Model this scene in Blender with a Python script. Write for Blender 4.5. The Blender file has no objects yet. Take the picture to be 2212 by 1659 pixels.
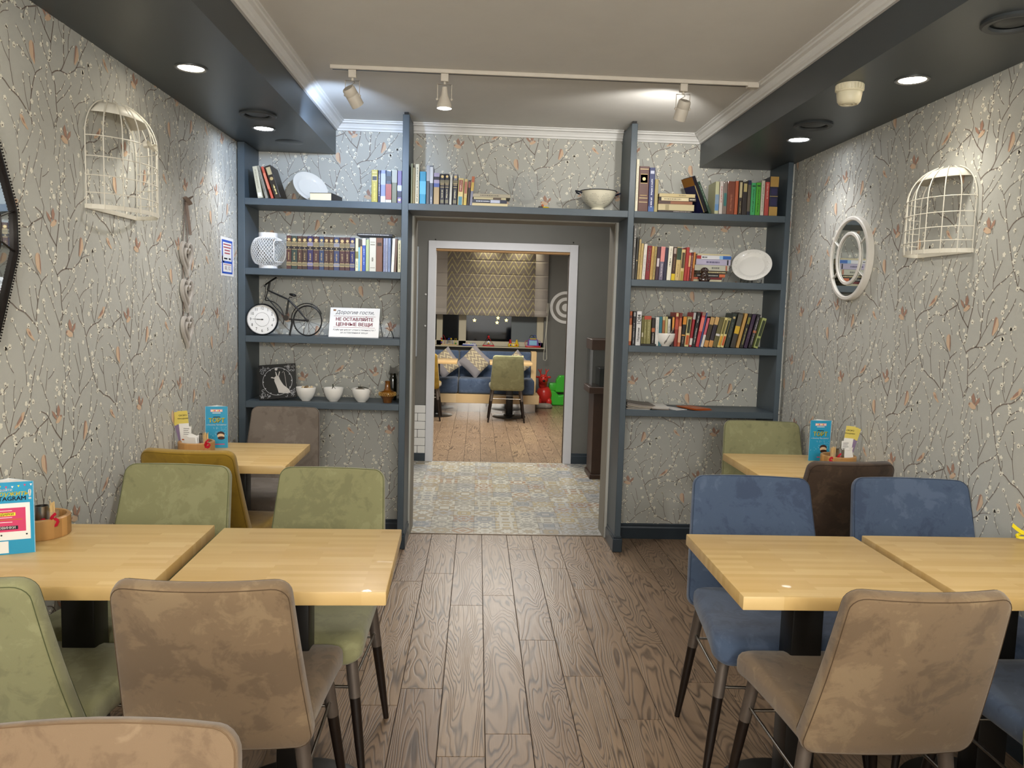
import bpy, bmesh, math, random
from mathutils import Vector, Matrix, Euler
random.seed(7)
SC = bpy.context.scene
COL = SC.collection
# ------------------------------------------------------------------ camera
F, YAW, PIT, ROL = 1700.07, 0.0458388, 0.0977355, 0.0286733
CAM = Vector((0, 0, 1.48))
_f = Vector((math.sin(YAW)*math.cos(PIT), math.cos(YAW)*math.cos(PIT), -math.sin(PIT)))
_r = Vector((math.cos(YAW), -math.sin(YAW), 0)); _d = _f.cross(_r)
RT = _r*math.cos(ROL) - _d*math.sin(ROL); DN = _r*math.sin(ROL) + _d*math.cos(ROL); FW = _f
cd = bpy.data.cameras.new('camera'); cam = bpy.data.objects.new('camera', cd); COL.objects.link(cam)
cd.sensor_width = 36; cd.lens = F/2212*36; cd.clip_start = .05
m = Matrix((RT, -DN, -FW)).transposed().to_4x4(); m.translation = CAM; cam.matrix_world = m
SC.camera = cam
def ray(u, v): return RT*((u-1106)/F) + DN*((v-829.5)/F) + FW
def pX(u, v, X): d = ray(u, v); return CAM + d*(X/d.x)
def pY(u, v, Y): d = ray(u, v); return CAM + d*(Y/d.y)
def pZ(u, v, Z): d = ray(u, v); return CAM + d*((Z-CAM.z)/d.z)
# ------------------------------------------------------------------ world, exposure
w = bpy.data.worlds.new('world'); SC.world = w; w.use_nodes = True
w.node_tree.nodes['Background'].inputs[0].default_value = (.02, .04, .12, 1)
w.node_tree.nodes['Background'].inputs[1].default_value = .5
SC.view_settings.view_transform = 'Standard'; SC.view_settings.look = 'None'
SC.view_settings.exposure = 0.14; SC.view_settings.gamma = 1; SC.view_settings.use_curve_mapping = False
XL, XR, D, D2, D3, DF = -1.405, 1.872, 4.679, 4.977, 7.405, 12.25
ZS, ZCB, ZC = 2.378, 2.520, 2.578
YB = -2.6
WARM, NEUT, COOL = (1, .96, .86), (1, .98, .98), (.55, .72, 1)
def spot(name, loc, target, power, col, angle=120, blend=.6, size=.035):
    l = bpy.data.lights.new(name, 'SPOT'); l.energy = power; l.color = col
    l.spot_size = math.radians(angle); l.spot_blend = blend; l.shadow_soft_size = size
    o = bpy.data.objects.new(name, l); COL.objects.link(o); o.location = loc
    o.rotation_euler = (Vector(target)-Vector(loc)).to_track_quat('-Z', 'Y').to_euler(); return o
def area(name, loc, target, power, col, sx, sy):
    l = bpy.data.lights.new(name, 'AREA'); l.energy = power; l.color = col; l.shape = 'RECTANGLE'; l.size = sx; l.size_y = sy
    o = bpy.data.objects.new(name, l); COL.objects.link(o); o.location = loc
    o.rotation_euler = (Vector(target)-Vector(loc)).to_track_quat('-Z', 'Y').to_euler(); return o
# recessed downlights of the two soffits (four of them in view) and the rest of the room behind the camera
DLS = [(-1.148, 3.25, WARM, 12), (-1.148, 4.307, NEUT, 12), (1.620, 3.007, WARM, 12), (1.626, 4.08, NEUT, 12)]
DLB = [(-1.148, 2.19), (-1.148, 1.13), (-1.148, .07), (1.62, 1.94), (1.62, .88), (1.62, -.18)]
for x, y, c, p in DLS: spot('downlight_beam', (x, y, ZS-.03), (x, y, 0), p, c, 125, 1, .05)
for x, y in DLB: spot('downlight_beam', (x, y, ZS-.03), (x, y, 0), 5.5, WARM, 125, 1, .05)
def fill_point(name, loc, power, col, r=.11):
    l = bpy.data.lights.new(name, 'POINT'); l.energy = power; l.color = col; l.shadow_soft_size = r
    o = bpy.data.objects.new(name, l); COL.objects.link(o); o.location = loc
FILL_XY = [(-.45, -.75), (.9, -.75), (.23, -2.0)]
for x, y in FILL_XY: fill_point('added_fill_point', (x, y, 1.98), 62, (1, .97, .91))  # unseen fill lights added behind the camera, mostly to lift the ceiling
area('rear_fill', (.23, -2.5, 1.5), (.23, 3, 1.7), 30, (.97, .98, .98), 3.0, 1.8)  # unseen fill panel added at the rear wall to brighten the shelf fronts
# track heads
spot('track_beam', (-.625, 3.86, 2.40), (-1.02, 4.98, 2.15), 46, COOL, 96, .7, .02)
spot('track_beam', (-.178, 3.79, 2.385), (-.1, 3.9, 0), 34, NEUT, 165, .5, .04)
spot('track_beam', (.985, 3.86, 2.41), (.65, 4.98, 2.3), 20, (1, .97, .92), 110, .6, .02)
# tiled lobby and far play room
area('lobby_lamp', (.2, 6.2, ZC-.03), (.2, 6.2, 0), 22, (1, .98, .94), 1.0, 1.0)
bl = bpy.data.lights.new('outside_fill', 'POINT'); bl.energy = 14; bl.color = (.45, .6, 1); bl.shadow_soft_size = .1; bo = bpy.data.objects.new('outside_fill', bl); COL.objects.link(bo); bo.location = (-.3, DF+1.4, 2.4)  # lamp added outside to light the blue panel behind the window
area('far_room_lamp', (.2, 9.0, ZC-.03), (.2, 9.0, 0), 120, (1, .97, .90), 1.5, 1.0)
for x in (.10, .72): spot('far_room_beam', (x, 12.0, ZC-.03), (x, 12.1, 0), 9, (1, .9, .65), 110, .7, .03)
# ------------------------------------------------------------------ materials
def lin(c):
    if isinstance(c, str):
        c = c.lstrip('#'); c = tuple(int(c[i:i+2], 16)/255 for i in (0, 2, 4))
    return tuple((x/12.92 if x <= .04045 else ((x+.055)/1.055)**2.4) for x in c)
MATS = {}
def pm(name, col='#808080', rough=.5, metal=0, coat=0, trans=0, emit=None, es=0, ior=1.45, sheen=0, alpha=1):
    if name in MATS: return MATS[name]
    m = bpy.data.materials.new(name); m.use_nodes = True; b = m.node_tree.nodes['Principled BSDF']
    c = lin(col); b.inputs['Base Color'].default_value = (*c, 1); b.inputs['Roughness'].default_value = rough
    b.inputs['Metallic'].default_value = metal; b.inputs['Coat Weight'].default_value = coat
    b.inputs['Transmission Weight'].default_value = trans; b.inputs['IOR'].default_value = ior
    b.inputs['Sheen Weight'].default_value = sheen; b.inputs['Alpha'].default_value = alpha
    if emit: b.inputs['Emission Color'].default_value = (*lin(emit), 1); b.inputs['Emission Strength'].default_value = es
    m.diffuse_color = (*c, 1); MATS[name] = m; return m
class NT:
    def __init__(s, m): s.m = m; s.t = m.node_tree; s.b = s.t.nodes['Principled BSDF']
    def n(s, typ, **kw):
        n = s.t.nodes.new(typ)
        for k, v in kw.items():
            if k.startswith('i_'):
                k = k[2:]; k = int(k) if k.isdigit() else k.replace('_', ' '); n.inputs[k].default_value = v
            else: setattr(n, k, v)
        return n
    def l(s, a, b): s.t.links.new(a, b)
    def math(s, op, a, b=None, clamp=False):
        n = s.t.nodes.new('ShaderNodeMath'); n.operation = op; n.use_clamp = clamp
        for i, q in enumerate((a, b)):
            if q is None: continue
            if isinstance(q, (int, float)): n.inputs[i].default_value = q
            else: s.l(q, n.inputs[i])
        return n.outputs[0]
    def mix(s, f, a, b):
        n = s.t.nodes.new('ShaderNodeMix'); n.data_type = 'RGBA'
        for i, q in ((0, f), (6, a), (7, b)):
            if isinstance(q, (int, float)): n.inputs[i].default_value = q
            elif isinstance(q, tuple): n.inputs[i].default_value = (*q[:3], 1)
            else: s.l(q, n.inputs[i])
        return n.outputs[2]
    def ramp(s, f, stops, interp='LINEAR'):
        n = s.t.nodes.new('ShaderNodeValToRGB'); n.color_ramp.interpolation = interp; e = n.color_ramp.elements
        while len(e) < len(stops): e.new(.5)
        for q, (p, c) in zip(e, stops): q.position = p; q.color = (*c[:3], 1)
        s.l(f, n.inputs[0]); return n.outputs[0]
    def bump(s, h, st, dist=.01):
        n = s.t.nodes.new('ShaderNodeBump'); n.inputs['Strength'].default_value = st; n.inputs['Distance'].default_value = dist
        s.l(h, n.inputs['Height']); s.l(n.outputs[0], s.b.inputs['Normal'])
    def coords(s, scale=(1, 1, 1), rnd=False, kind='Object'):
        tc = s.n('ShaderNodeTexCoord'); o = tc.outputs[kind]
        if rnd:
            oi = s.n('ShaderNodeObjectInfo'); mm = s.n('ShaderNodeVectorMath', operation='MULTIPLY_ADD')
            cx = s.n('ShaderNodeCombineXYZ'); a = s.math('MULTIPLY', oi.outputs['Random'], 37.7); b = s.math('MULTIPLY', oi.outputs['Random'], 91.3)
            s.l(a, cx.inputs[0]); s.l(b, cx.inputs[1]); ad = s.n('ShaderNodeVectorMath', operation='ADD'); s.l(o, ad.inputs[0]); s.l(cx.outputs[0], ad.inputs[1]); o = ad.outputs[0]
        mp = s.n('ShaderNodeMapping'); mp.inputs['Scale'].default_value = scale; s.l(o, mp.inputs[0]); return mp.outputs[0]
    def noise(s, vec, scale, detail=3, rough=.5, dist=0):
        n = s.n('ShaderNodeTexNoise'); n.inputs['Scale'].default_value = scale; n.inputs['Detail'].default_value = detail
        n.inputs['Roughness'].default_value = rough; n.inputs['Distortion'].default_value = dist; s.l(vec, n.inputs['Vector']); return n.outputs[0]
def suede(name, c0, c1, c2):
    if name in MATS: return MATS[name]
    m = pm(name, c1, .85, sheen=.25); n = NT(m); v = n.coords(rnd=True)
    a = n.noise(v, 5, 5, .6, .5); b = n.noise(v, 13, 6, .7, .7)
    f = n.math('ADD', n.math('MULTIPLY', a, .55), n.math('MULTIPLY', b, .45))
    n.l(n.ramp(f, [(.42, lin(c0)), (.47, lin(c1)), (.53, lin(c1)), (.575, lin(c2))]), n.b.inputs['Base Color'])
    g = n.noise(n.coords(), 900, 2); n.bump(n.math('ADD', n.math('MULTIPLY', g, .35), n.math('MULTIPLY', b, .65)), .25, .004); return m
def paint(name, col, rough=.5, var=.03, sc=6):
    if name in MATS: return MATS[name]
    m = pm(name, col, rough); n = NT(m); v = n.coords(); c = lin(col)
    a = n.noise(v, sc, 4, .6)
    n.l(n.ramp(a, [(.3, tuple(x*(1-var) for x in c)), (.7, tuple(min(1, x*(1+var)) for x in c))]), n.b.inputs['Base Color'])
    n.bump(n.noise(v, 260, 2), .06, .002); return m
def floorwood():
    m = pm('stained_oak', '#7b6553', .38); n = NT(m); v = n.coords((1, 1, 1), True)
    mp = n.n('ShaderNodeMapping'); mp.inputs['Scale'].default_value = (6.8, .95, 1); n.l(v, mp.inputs[0])
    a = n.noise(mp.outputs[0], 1.0, 2.5, .45, .5)
    wv = n.math('FRACT', n.math('MULTIPLY', a, 30))
    line = n.ramp(wv, [(0, (1, 1, 1)), (.10, (.85, .85, .85)), (.34, (.12, .12, .12)), (.8, (0, 0, 0)), (1, (.9, .9, .9))])
    mp2 = n.n('ShaderNodeMapping'); mp2.inputs['Scale'].default_value = (240, 7, 1); n.l(v, mp2.inputs[0])
    g = n.noise(mp2.outputs[0], 1, 3, .6)
    oi = n.n('ShaderNodeObjectInfo')
    base = n.ramp(oi.outputs['Random'], [(0, lin('#836c57')), (.35, lin('#957d65')), (.7, lin('#8c755e')), (1, lin('#a0876b'))])
    base = n.mix(n.math('MULTIPLY', g, .45), base, lin('#644f3d'))
    big = n.noise(v, 3.2, 2)
    base = n.mix(n.math('MULTIPLY', big, .3), base, lin('#a88c6e'))
    msk = n.noise(v, 5, 1); k = n.math('MULTIPLY', line, n.ramp(msk, [(.35, (.4, .4, .4)), (.6, (.78, .78, .78))]))
    n.l(n.mix(k, base, lin('#30231c')), n.b.inputs['Base Color'])
    n.l(n.math('ADD', n.math('MULTIPLY', g, .15), .27), n.b.inputs['Roughness'])
    n.bump(n.math('SUBTRACT', 1, n.math('ADD', n.math('MULTIPLY', line, .6), n.math('MULTIPLY', g, .4))), .28, .002); return m
def blockwood(name='birch_block', tone=('#d6b377', '#cda868', '#debf84'), strip=(.26, .024)):
    if name in MATS: return MATS[name]
    m = pm(name, tone[0], .42, coat=.1); n = NT(m); v = n.coords(rnd=True)
    b = n.n('ShaderNodeTexBrick'); b.offset = .43; b.inputs['Scale'].default_value = 1; b.inputs['Brick Width'].default_value = strip[0]
    b.inputs['Row Height'].default_value = strip[1]; b.inputs['Mortar Size'].default_value = 0.0; b.inputs['Color1'].default_value = (0, 0, 0, 1); b.inputs['Color2'].default_value = (1, 1, 1, 1)
    n.l(v, b.inputs['Vector'])
    c = n.ramp(b.outputs['Color'], [(0, lin(tone[1])), (.5, lin(tone[0])), (1, lin(tone[2]))])
    mp = n.n('ShaderNodeMapping'); mp.inputs['Scale'].default_value = (5, 110, 110); n.l(v, mp.inputs[0])
    g = n.noise(mp.outputs[0], 1, 3, .6)
    c = n.mix(n.math('MULTIPLY', g, .25), c, lin('#c39c5e'))
    c = n.mix(n.math('MULTIPLY', n.noise(v, 4, 2), .2), c, lin('#f1d9a0'))
    n.l(c, n.b.inputs['Base Color']); n.bump(g, .04, .001); return m
def patchtile():
    m = pm('patchwork_tile', '#cfcac0', .25); n = NT(m)
    tc = n.n('ShaderNodeTexCoord'); sp = n.n('ShaderNodeSeparateXYZ'); n.l(tc.outputs['Object'], sp.inputs[0])
    x = n.math('MULTIPLY', n.math('ABSOLUTE', sp.outputs[0]), 1/.073); y = n.math('MULTIPLY', n.math('ABSOLUTE', sp.outputs[1]), 1/.073)
    oi = n.n('ShaderNodeObjectInfo'); r = oi.outputs['Random']
    d1 = n.math('SQRT', n.math('ADD', n.math('MULTIPLY', x, x), n.math('MULTIPLY', y, y)))
    d2 = n.math('MAXIMUM', x, y); d3 = n.math('ADD', x, y)
    xi = n.math('SUBTRACT', 1, x); yi = n.math('SUBTRACT', 1, y)
    d4 = n.math('SQRT', n.math('ADD', n.math('MULTIPLY', xi, xi), n.math('MULTIPLY', yi, yi)))
    an = n.math('ARCTAN2', y, x); pet = n.math('MULTIPLY', n.math('COSINE', n.math('MULTIPLY', an, 8)), .13)
    r5 = n.math('FRACT', n.math('MULTIPLY', r, 5.3)); r7 = n.math('FRACT', n.math('MULTIPLY', r, 17.7)); r9 = n.math('FRACT', n.math('MULTIPLY', r, 41.9))
    def sel(f, th, a, b):
        t = n.math('GREATER_THAN', f, th); return n.math('ADD', n.math('MULTIPLY', a, n.math('SUBTRACT', 1, t)), n.math('MULTIPLY', b, t))
    da = sel(r5, .5, n.math('ADD', d1, pet), sel(r5, .75, d2, d3))
    fr = n.math('ADD', n.math('MULTIPLY', r7, 4), 5)
    w1 = n.math('SINE', n.math('ADD', n.math('MULTIPLY', da, fr), n.math('MULTIPLY', r9, 6)))
    w2 = n.math('SINE', n.math('MULTIPLY', d4, n.math('ADD', n.math('MULTIPLY', r9, 5), 7)))
    near = n.math('LESS_THAN', d4, .62)
    w_ = n.math('ADD', n.math('MULTIPLY', w1, n.math('SUBTRACT', 1, near)), n.math('MULTIPLY', w2, near))
    line = n.math('LESS_THAN', n.math('ABSOLUTE', w_), .22)
    fill = n.math('GREATER_THAN', w_, .22)
    bg = n.ramp(r, [(0, lin('#cbc7bb')), (.25, lin('#bdb8ab')), (.5, lin('#c6c2b6')), (.75, lin('#b0aeaa'))], 'CONSTANT')
    fc = n.ramp(r7, [(0, lin('#a39479')), (.22, lin('#94938b')), (.45, lin('#8b9094')), (.62, lin('#b09e74')), (.8, lin('#a07a58')), (.9, lin('#a09a8d'))], 'CONSTANT')
    c = n.mix(n.math('MULTIPLY', fill, .8), bg, fc)
    c = n.mix(n.math('MULTIPLY', line, .7), c, lin('#6c6a68'))
    n.l(c, n.b.inputs['Base Color']); return m
# ------------------------------------------------------------------ mesh helpers
class MB:
    def __init__(s): s.v = []; s.f = []; s.mi = []; s.sm = []; s.mats = []; s.m = 0
    def use(s, mat):
        if mat not in s.mats: s.mats.append(mat)
        s.m = s.mats.index(mat); return s
    def face(s, idx, smooth=False): s.f.append(tuple(idx)); s.mi.append(s.m); s.sm.append(smooth)
    def poly(s, pts, smooth=False):
        b = len(s.v); s.v += [Vector(p) for p in pts]; s.face(range(b, b+len(pts)), smooth)
    def box(s, x0, x1, y0, y1, z0, z1, M=None):
        b = len(s.v); P = [Vector((x, y, z)) for z in (z0, z1) for y in (y0, y1) for x in (x0, x1)]
        if M: P = [M @ p for p in P]
        s.v += P
        for q in ((0, 2, 3, 1), (4, 5, 7, 6), (0, 1, 5, 4), (2, 6, 7, 3), (0, 4, 6, 2), (1, 3, 7, 5)): s.face([b+i for i in q])
        return s
    def rbox(s, x0, x1, y0, y1, z0, z1, r=.004, seg=2, M=None):
        bm = bmesh.new(); bmesh.ops.create_cube(bm, size=1)
        for v in bm.verts: v.co = Vector(((x0+x1)/2+v.co.x*(x1-x0), (y0+y1)/2+v.co.y*(y1-y0), (z0+z1)/2+v.co.z*(z1-z0)))
        bmesh.ops.bevel(bm, geom=bm.edges[:], offset=r, segments=seg, affect='EDGES', profile=.5)
        s.addbm(bm, M, True); return s
    def addbm(s, bm, M=None, smooth=False):
        b = len(s.v); bm.verts.index_update()
        s.v += [(M @ v.co) if M else v.co.copy() for v in bm.verts]
        for f in bm.faces: s.face([b+v.index for v in f.verts], smooth)
        bm.free()
    def prism(s, pts, d, M=None, smooth=False):          # outline in the xy plane, extruded to z=d
        n = len(pts); b = len(s.v)
        P = [Vector((p[0], p[1], 0)) for p in pts] + [Vector((p[0], p[1], d)) for p in pts]
        if M: P = [M @ p for p in P]
        s.v += P; s.face([b+i for i in range(n)][::-1]); s.face([b+n+i for i in range(n)])
        for i in range(n): j = (i+1) % n; s.face([b+i, b+j, b+n+j, b+n+i], smooth)
        return s
    def lathe(s, prof, n=24, M=None, a0=0, a1=2*math.pi, cap=False, sx=1, sy=1):
        full = abs(a1-a0-2*math.pi) < 1e-6; k = n if full else n+1; b = len(s.v)
        for r, z in prof:
            for i in range(k):
                a = a0+(a1-a0)*i/n; p = Vector((r*math.cos(a)*sx, r*math.sin(a)*sy, z)); s.v.append(M @ p if M else p)
        for j in range(len(prof)-1):
            for i in range(n):
                i2 = (i+1) % k
                s.face([b+j*k+i, b+j*k+i2, b+(j+1)*k+i2, b+(j+1)*k+i], True)
        if cap:
            if prof[0][0] > 1e-6: s.face([b+i for i in range(k)][::-1])
            if prof[-1][0] > 1e-6: s.face([b+(len(prof)-1)*k+i for i in range(k)])
        return s
    def tube(s, pts, r, n=8, closed=False, M=None, cap=True):
        pts = [Vector(p) for p in pts]; N = len(pts); rr = r if isinstance(r, (list, tuple)) else [r]*N
        b = len(s.v); up = None
        for i, p in enumerate(pts):
            if closed: t = pts[(i+1) % N]-pts[i-1]
            else: t = pts[min(i+1, N-1)]-pts[max(i-1, 0)]
            t.normalize()
            if up is None: up = Vector((0, 0, 1)) if abs(t.z) < .9 else Vector((1, 0, 0))
            u = t.cross(up); 
            if u.length < 1e-5: u = t.cross(Vector((1, .3, .2)))
            u.normalize(); w_ = u.cross(t).normalized(); up = w_
            for k in range(n):
                a = 2*math.pi*k/n; q = p+(u*math.cos(a)+w_*math.sin(a))*rr[i]; s.v.append(M @ q if M else q)
        for i in range(N if closed else N-1):
            j = (i+1) % N
            for k in range(n): k2 = (k+1) % n; s.face([b+i*n+k, b+i*n+k2, b+j*n+k2, b+j*n+k], True)
        if not closed and cap: s.face([b+k for k in range(n)][::-1]); s.face([b+(N-1)*n+k for k in range(n)])
        return s
    def ball(s, c, rx, ry=None, rz=None, n=16, M=None):
        ry = ry or rx; rz = rz or rx; T = Matrix.Translation(Vector(c)) @ Matrix.Diagonal((rx, ry, rz, 1))
        if M: T = M @ T
        return s.lathe([(math.sin(math.pi*i/(n//2)), -math.cos(math.pi*i/(n//2))) for i in range(n//2+1)], n, T)
    def pad(s, out, T, rd, mapf):
        n = len(out); cx = sum(p[0] for p in out)/n; cy = sum(p[1] for p in out)/n
        prof = [(0, 0)]+[(rd*(1-math.cos(a)), (T/2-rd)+rd*math.sin(a)) for a in (0, .5, 1.0, math.pi/2)]
        rings = []
        for ins, z in prof: rings.append((ins, z, None))
        for k in (.85, .65, .4, .2): rings.append((rd, T/2, k))
        for sg in (1, -1):
            b = len(s.v)
            for ins, z, k in rings:
                for x, y in out:
                    dx, dy = x-cx, y-cy; L = math.hypot(dx, dy); q = (L-ins)/L*(k or 1)
                    s.v.append(Vector(mapf(cx+dx*q, cy+dy*q, sg*z)))
            for j in range(len(rings)-1):
                for i in range(n):
                    i2 = (i+1) % n; q = [b+j*n+i, b+j*n+i2, b+(j+1)*n+i2, b+(j+1)*n+i]
                    s.face(q if sg > 0 else q[::-1], True)
            e = [b+(len(rings)-1)*n+i for i in range(n)]; s.face(e if sg > 0 else e[::-1], True)
        return s
    def text(s, txt, size, mapf, align='CENTER', bold=0.0, shear=0):
        cu = bpy.data.curves.new('t', 'FONT'); cu.body = txt; cu.size = size; cu.align_x = align; cu.align_y = 'CENTER'; cu.offset = 0
        cu.resolution_u = 2; cu.shear = shear
        o = bpy.data.objects.new('t', cu); COL.objects.link(o); dg = bpy.context.evaluated_depsgraph_get(); dg.update()
        me = bpy.data.meshes.new_from_object(o.evaluated_get(dg)); k = bold*size*.8
        for ox, oy in (((0, 0), (k, 0), (-k, 0), (0, k*.6), (0, -k*.6)) if bold > .015 else ((0, 0),)):
            b = len(s.v); s.v += [Vector(mapf(v.co.x+ox, v.co.y+oy)) for v in me.vertices]
            for p in me.polygons: s.face([b+i for i in p.vertices])
        bpy.data.objects.remove(o); bpy.data.curves.remove(cu); bpy.data.meshes.remove(me); return s
    def mesh(s, name, sharp=38):
        me = bpy.data.meshes.new(name); me.from_pydata([tuple(v) for v in s.v], [], s.f)
        for m_ in s.mats: me.materials.append(m_)
        me.polygons.foreach_set('material_index', s.mi); me.polygons.foreach_set('use_smooth', s.sm); me.update()
        if sharp and any(s.sm): me.set_sharp_from_angle(angle=math.radians(sharp))
        return me
    def build(s, name, parent=None, loc=None, rot=None, auto=True):
        me = s.mesh(name, 38 if auto else 0)
        o = bpy.data.objects.new(name, me); COL.objects.link(o)
        if parent: o.parent = parent
        if loc is not None: o.location = loc
        if rot is not None: o.rotation_euler = rot
        return o
def tag(o, label, cat, group=None):
    o['label'] = label; o['category'] = cat
    if group: o['group'] = group
    return o
def thing(name, label, cat, loc=(0, 0, 0), rot=(0, 0, 0), group=None):
    o = bpy.data.objects.new(name, None); COL.objects.link(o); o.empty_display_size = .05
    o.location = loc; o.rotation_euler = rot; return tag(o, label, cat, group)
def struct(mb, name, parent=None, kind='structure'):
    o = mb.build(name, parent)
    if not parent: o['kind'] = kind
    return o
def rrect(w0, w1, h, r, n=5):       # rounded trapezoid, bottom width w0 at y=0, top width w1 at y=h
    c = [(w0/2-r, r, -90), (w1/2-r, h-r, 0), (-w1/2+r, h-r, 90), (-w0/2+r, r, 180)]; P = []
    for cx, cy, a in c:
        for i in range(n+1): t = math.radians(a+90*i/n); P.append((cx+r*math.cos(t), cy+r*math.sin(t)))
    Q = []
    for i, p in enumerate(P):
        q = P[(i+1) % len(P)]; Q.append(p); L = math.hypot(q[0]-p[0], q[1]-p[1])
        k = int(L/.05)
        for j in range(1, k+1): Q.append((p[0]+(q[0]-p[0])*j/(k+1), p[1]+(q[1]-p[1])*j/(k+1)))
    return Q
def ell(cx, cy, rx, ry, n=12, a0=0): return [(cx+rx*math.cos(a0+2*math.pi*i/n), cy+ry*math.sin(a0+2*math.pi*i/n)) for i in range(n)]
BLUEGREY = paint('blue_grey_paint', '#49545c', .42, .05)
WHITE = paint('white_paint', '#e6e5e2', .5, .02)
CEIL = paint('ceiling_paint', '#dbd9d4', .8, .02)
BLACK = pm('black_metal', '#141210', .35); DARKW = pm('dark_wood_leg', '#1b120d', .4)
STEEL = pm('brushed_steel', '#a7a29a', .32, 1); BRONZE = pm('grey_bronze_metal', '#6d635b', .4, .5)
CHINA = pm('white_china', '#eeebe4', .18, coat=.4); GOLD = pm('gold_foil', '#c9a45a', .35, .6)
CREAMP = pm('cream_plastic', '#ded6ba', .4)
# ------------------------------------------------------------------ wallpaper print traced as one repeat
Zx = lambda x, y: (1940+x/5.529, 560+y/5.53)
BR = [[(535,1659),(533,1600),(500,1545),(430,1440),(370,1400),(330,1345),(290,1300),(268,1180),(245,1050),(225,860),(212,740),(205,650),(165,580),(150,520),(135,440)],
[(213,740),(255,665),(315,618),(378,600),(440,540),(478,475),(540,340),(577,200),(620,60),(636,0)],
[(325,603),(312,530),(300,435)],[(330,600),(375,450),(395,380),(400,260),(428,130)],[(395,390),(440,310),(490,200)],
[(200,610),(195,480),(180,370),(150,285)],[(180,362),(230,290),(300,240),(355,185)],[(197,500),(218,420),(235,370)],
[(838,820),(770,700),(715,550),(690,500),(640,465)],[(712,550),(735,440),(700,300),(690,240),(665,150)],[(702,300),(740,130),(760,30)],[(752,150),(800,110),(840,50)],
[(833,820),(880,640),(900,540),(925,380),(945,270),(962,170),(1000,120),(1050,40)],[(920,380),(895,330),(915,220)],
[(705,548),(640,590),(590,622),(550,665),(500,668)],[(495,655),(450,655),(400,690),(365,735),(330,830),(300,930),(280,960)],[(590,622),(565,680),(550,720)],[(700,560),(685,640),(665,710)],[(340,820),(380,770),(425,745)],
[(812,1117),(780,1020),(740,910),(732,830),(738,770)],[(836,820),(825,880),(812,960),(795,1000)],
[(810,1117),(860,1075),(930,1050),(1010,1055),(1080,1010),(1140,960),(1200,860),(1260,750),(1330,640),(1385,540),(1410,470)],[(1150,940),(1220,905),(1300,893)],
[(925,1052),(980,960),(990,830),(1000,755),(1015,640),(1035,530),(1130,390),(1180,320),(1260,260),(1320,205),(1380,140)],[(980,965),(1040,850),(1100,750),(1140,708)],[(1055,820),(1070,680),(1110,560),(1140,505)],
[(1137,385),(1140,250),(1155,160),(1170,110)],[(1143,270),(1200,130),(1250,10)],[(1038,520),(1030,440),(1018,360)],[(990,700),(958,610),(958,480)],
[(812,1125),(838,1220),(830,1400),(825,1560),(778,1640),(776,1659)],[(778,1640),(760,1550),(722,1400),(690,1280),(660,1208)],[(840,1315),(880,1270),(920,1230),(975,1130)],[(838,1395),(900,1330),(950,1290),(1050,1160)],[(780,1625),(810,1560),(870,1500),(930,1410)],
[(527,1540),(555,1400),(590,1270),(625,1180),(650,1150),(700,1108)],[(622,1185),(600,1110),(540,1050),(500,1010),(470,985)],[(600,1110),(560,990),(540,930),(505,870),(478,825)],
[(402,1410),(385,1160),(400,1000),(395,900)],[(517,1535),(500,1400),(495,1230)],[(563,1370),(558,1280),(555,1195)],[(387,1170),(350,1090),(325,990)],
[(105,1080),(88,950),(70,860)],[(128,1010),(120,790)],[(288,1290),(300,1240),(292,1160)]]
THICK = {0, 1, 8, 12, 21, 30, 23, 35, 14}
FLW = [(195,620),(300,428),(268,510),(150,278),(365,650),(540,182),(570,112),(552,242),(640,130),(660,540),(268,735),(175,792),(545,725),(568,352),(500,360),(470,532),(490,652),(460,640),(850,180),(840,258),(862,312),(938,200),(952,262),(945,350),(900,418),(890,750),(790,850),(812,915),(795,985),(715,885),(1000,730),(1140,495),(1292,570),(1250,638),(1255,712),(1240,960),(1130,1015),(1030,1070),(1240,850),(1398,822),(1355,842),(825,1155),(770,1305),(870,1510),(265,918),(275,985),(260,1045),(390,890),(540,925),(515,1050),(290,1160),(288,1322),(395,1385),(555,1450),(530,1570),(440,1010),(310,215),(1025,515),(368,702),(180,960)]
TAN = [[(612,893),(628,905),(632,960),(629,1040),(622,1108),(608,1080),(590,1050),(580,1000),(583,935),(595,905)],
[(1180,688),(1200,712),(1207,790),(1190,840),(1160,885),(1140,915),(1125,908),(1140,850),(1150,780),(1163,712)],
[(12,690),(20,660),(40,655),(75,688),(72,722),(40,725),(20,705)],[(782,615),(800,580),(835,548),(858,550),(863,575),(845,602),(812,627)],
[(450,435),(478,430),(470,460),(455,500),(412,547),(375,568),(373,548),(410,510),(437,470)],
[(420,1590),(440,1585),(455,1605),(466,1650),(492,1712),(478,1712),(442,1665),(428,1630)]]
BRN = [[(620,900),(631,915),(633,1000),(626,1090),(618,1040),(622,960)],[(1172,690),(1193,700),(1180,722),(1160,800),(1128,908),(1124,890),(1145,790),(1160,715)],
[(58,555),(72,610),(66,672),(45,652),(38,600)],[(112,592),(106,640),(72,692),(68,662),(92,612)],
[(748,476),(778,505),(802,562),(790,584),(762,540)],[(836,428),(850,490),(830,552),(806,545),(812,472)],
[(446,458),(442,500),(392,545),(398,518),(425,480)],[(440,1610),(455,1630),(465,1668),(450,1655),(438,1630)],[(10,690),(14,668),(28,662),(24,680)],[(838,545),(858,545),(866,560),(850,572)]]
def _sz(x, y): p = pX(*Zx(x, y), XR); return (-p.y, p.z)
A_, B_ = (1.0915, 0), (.5458, .326)
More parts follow.
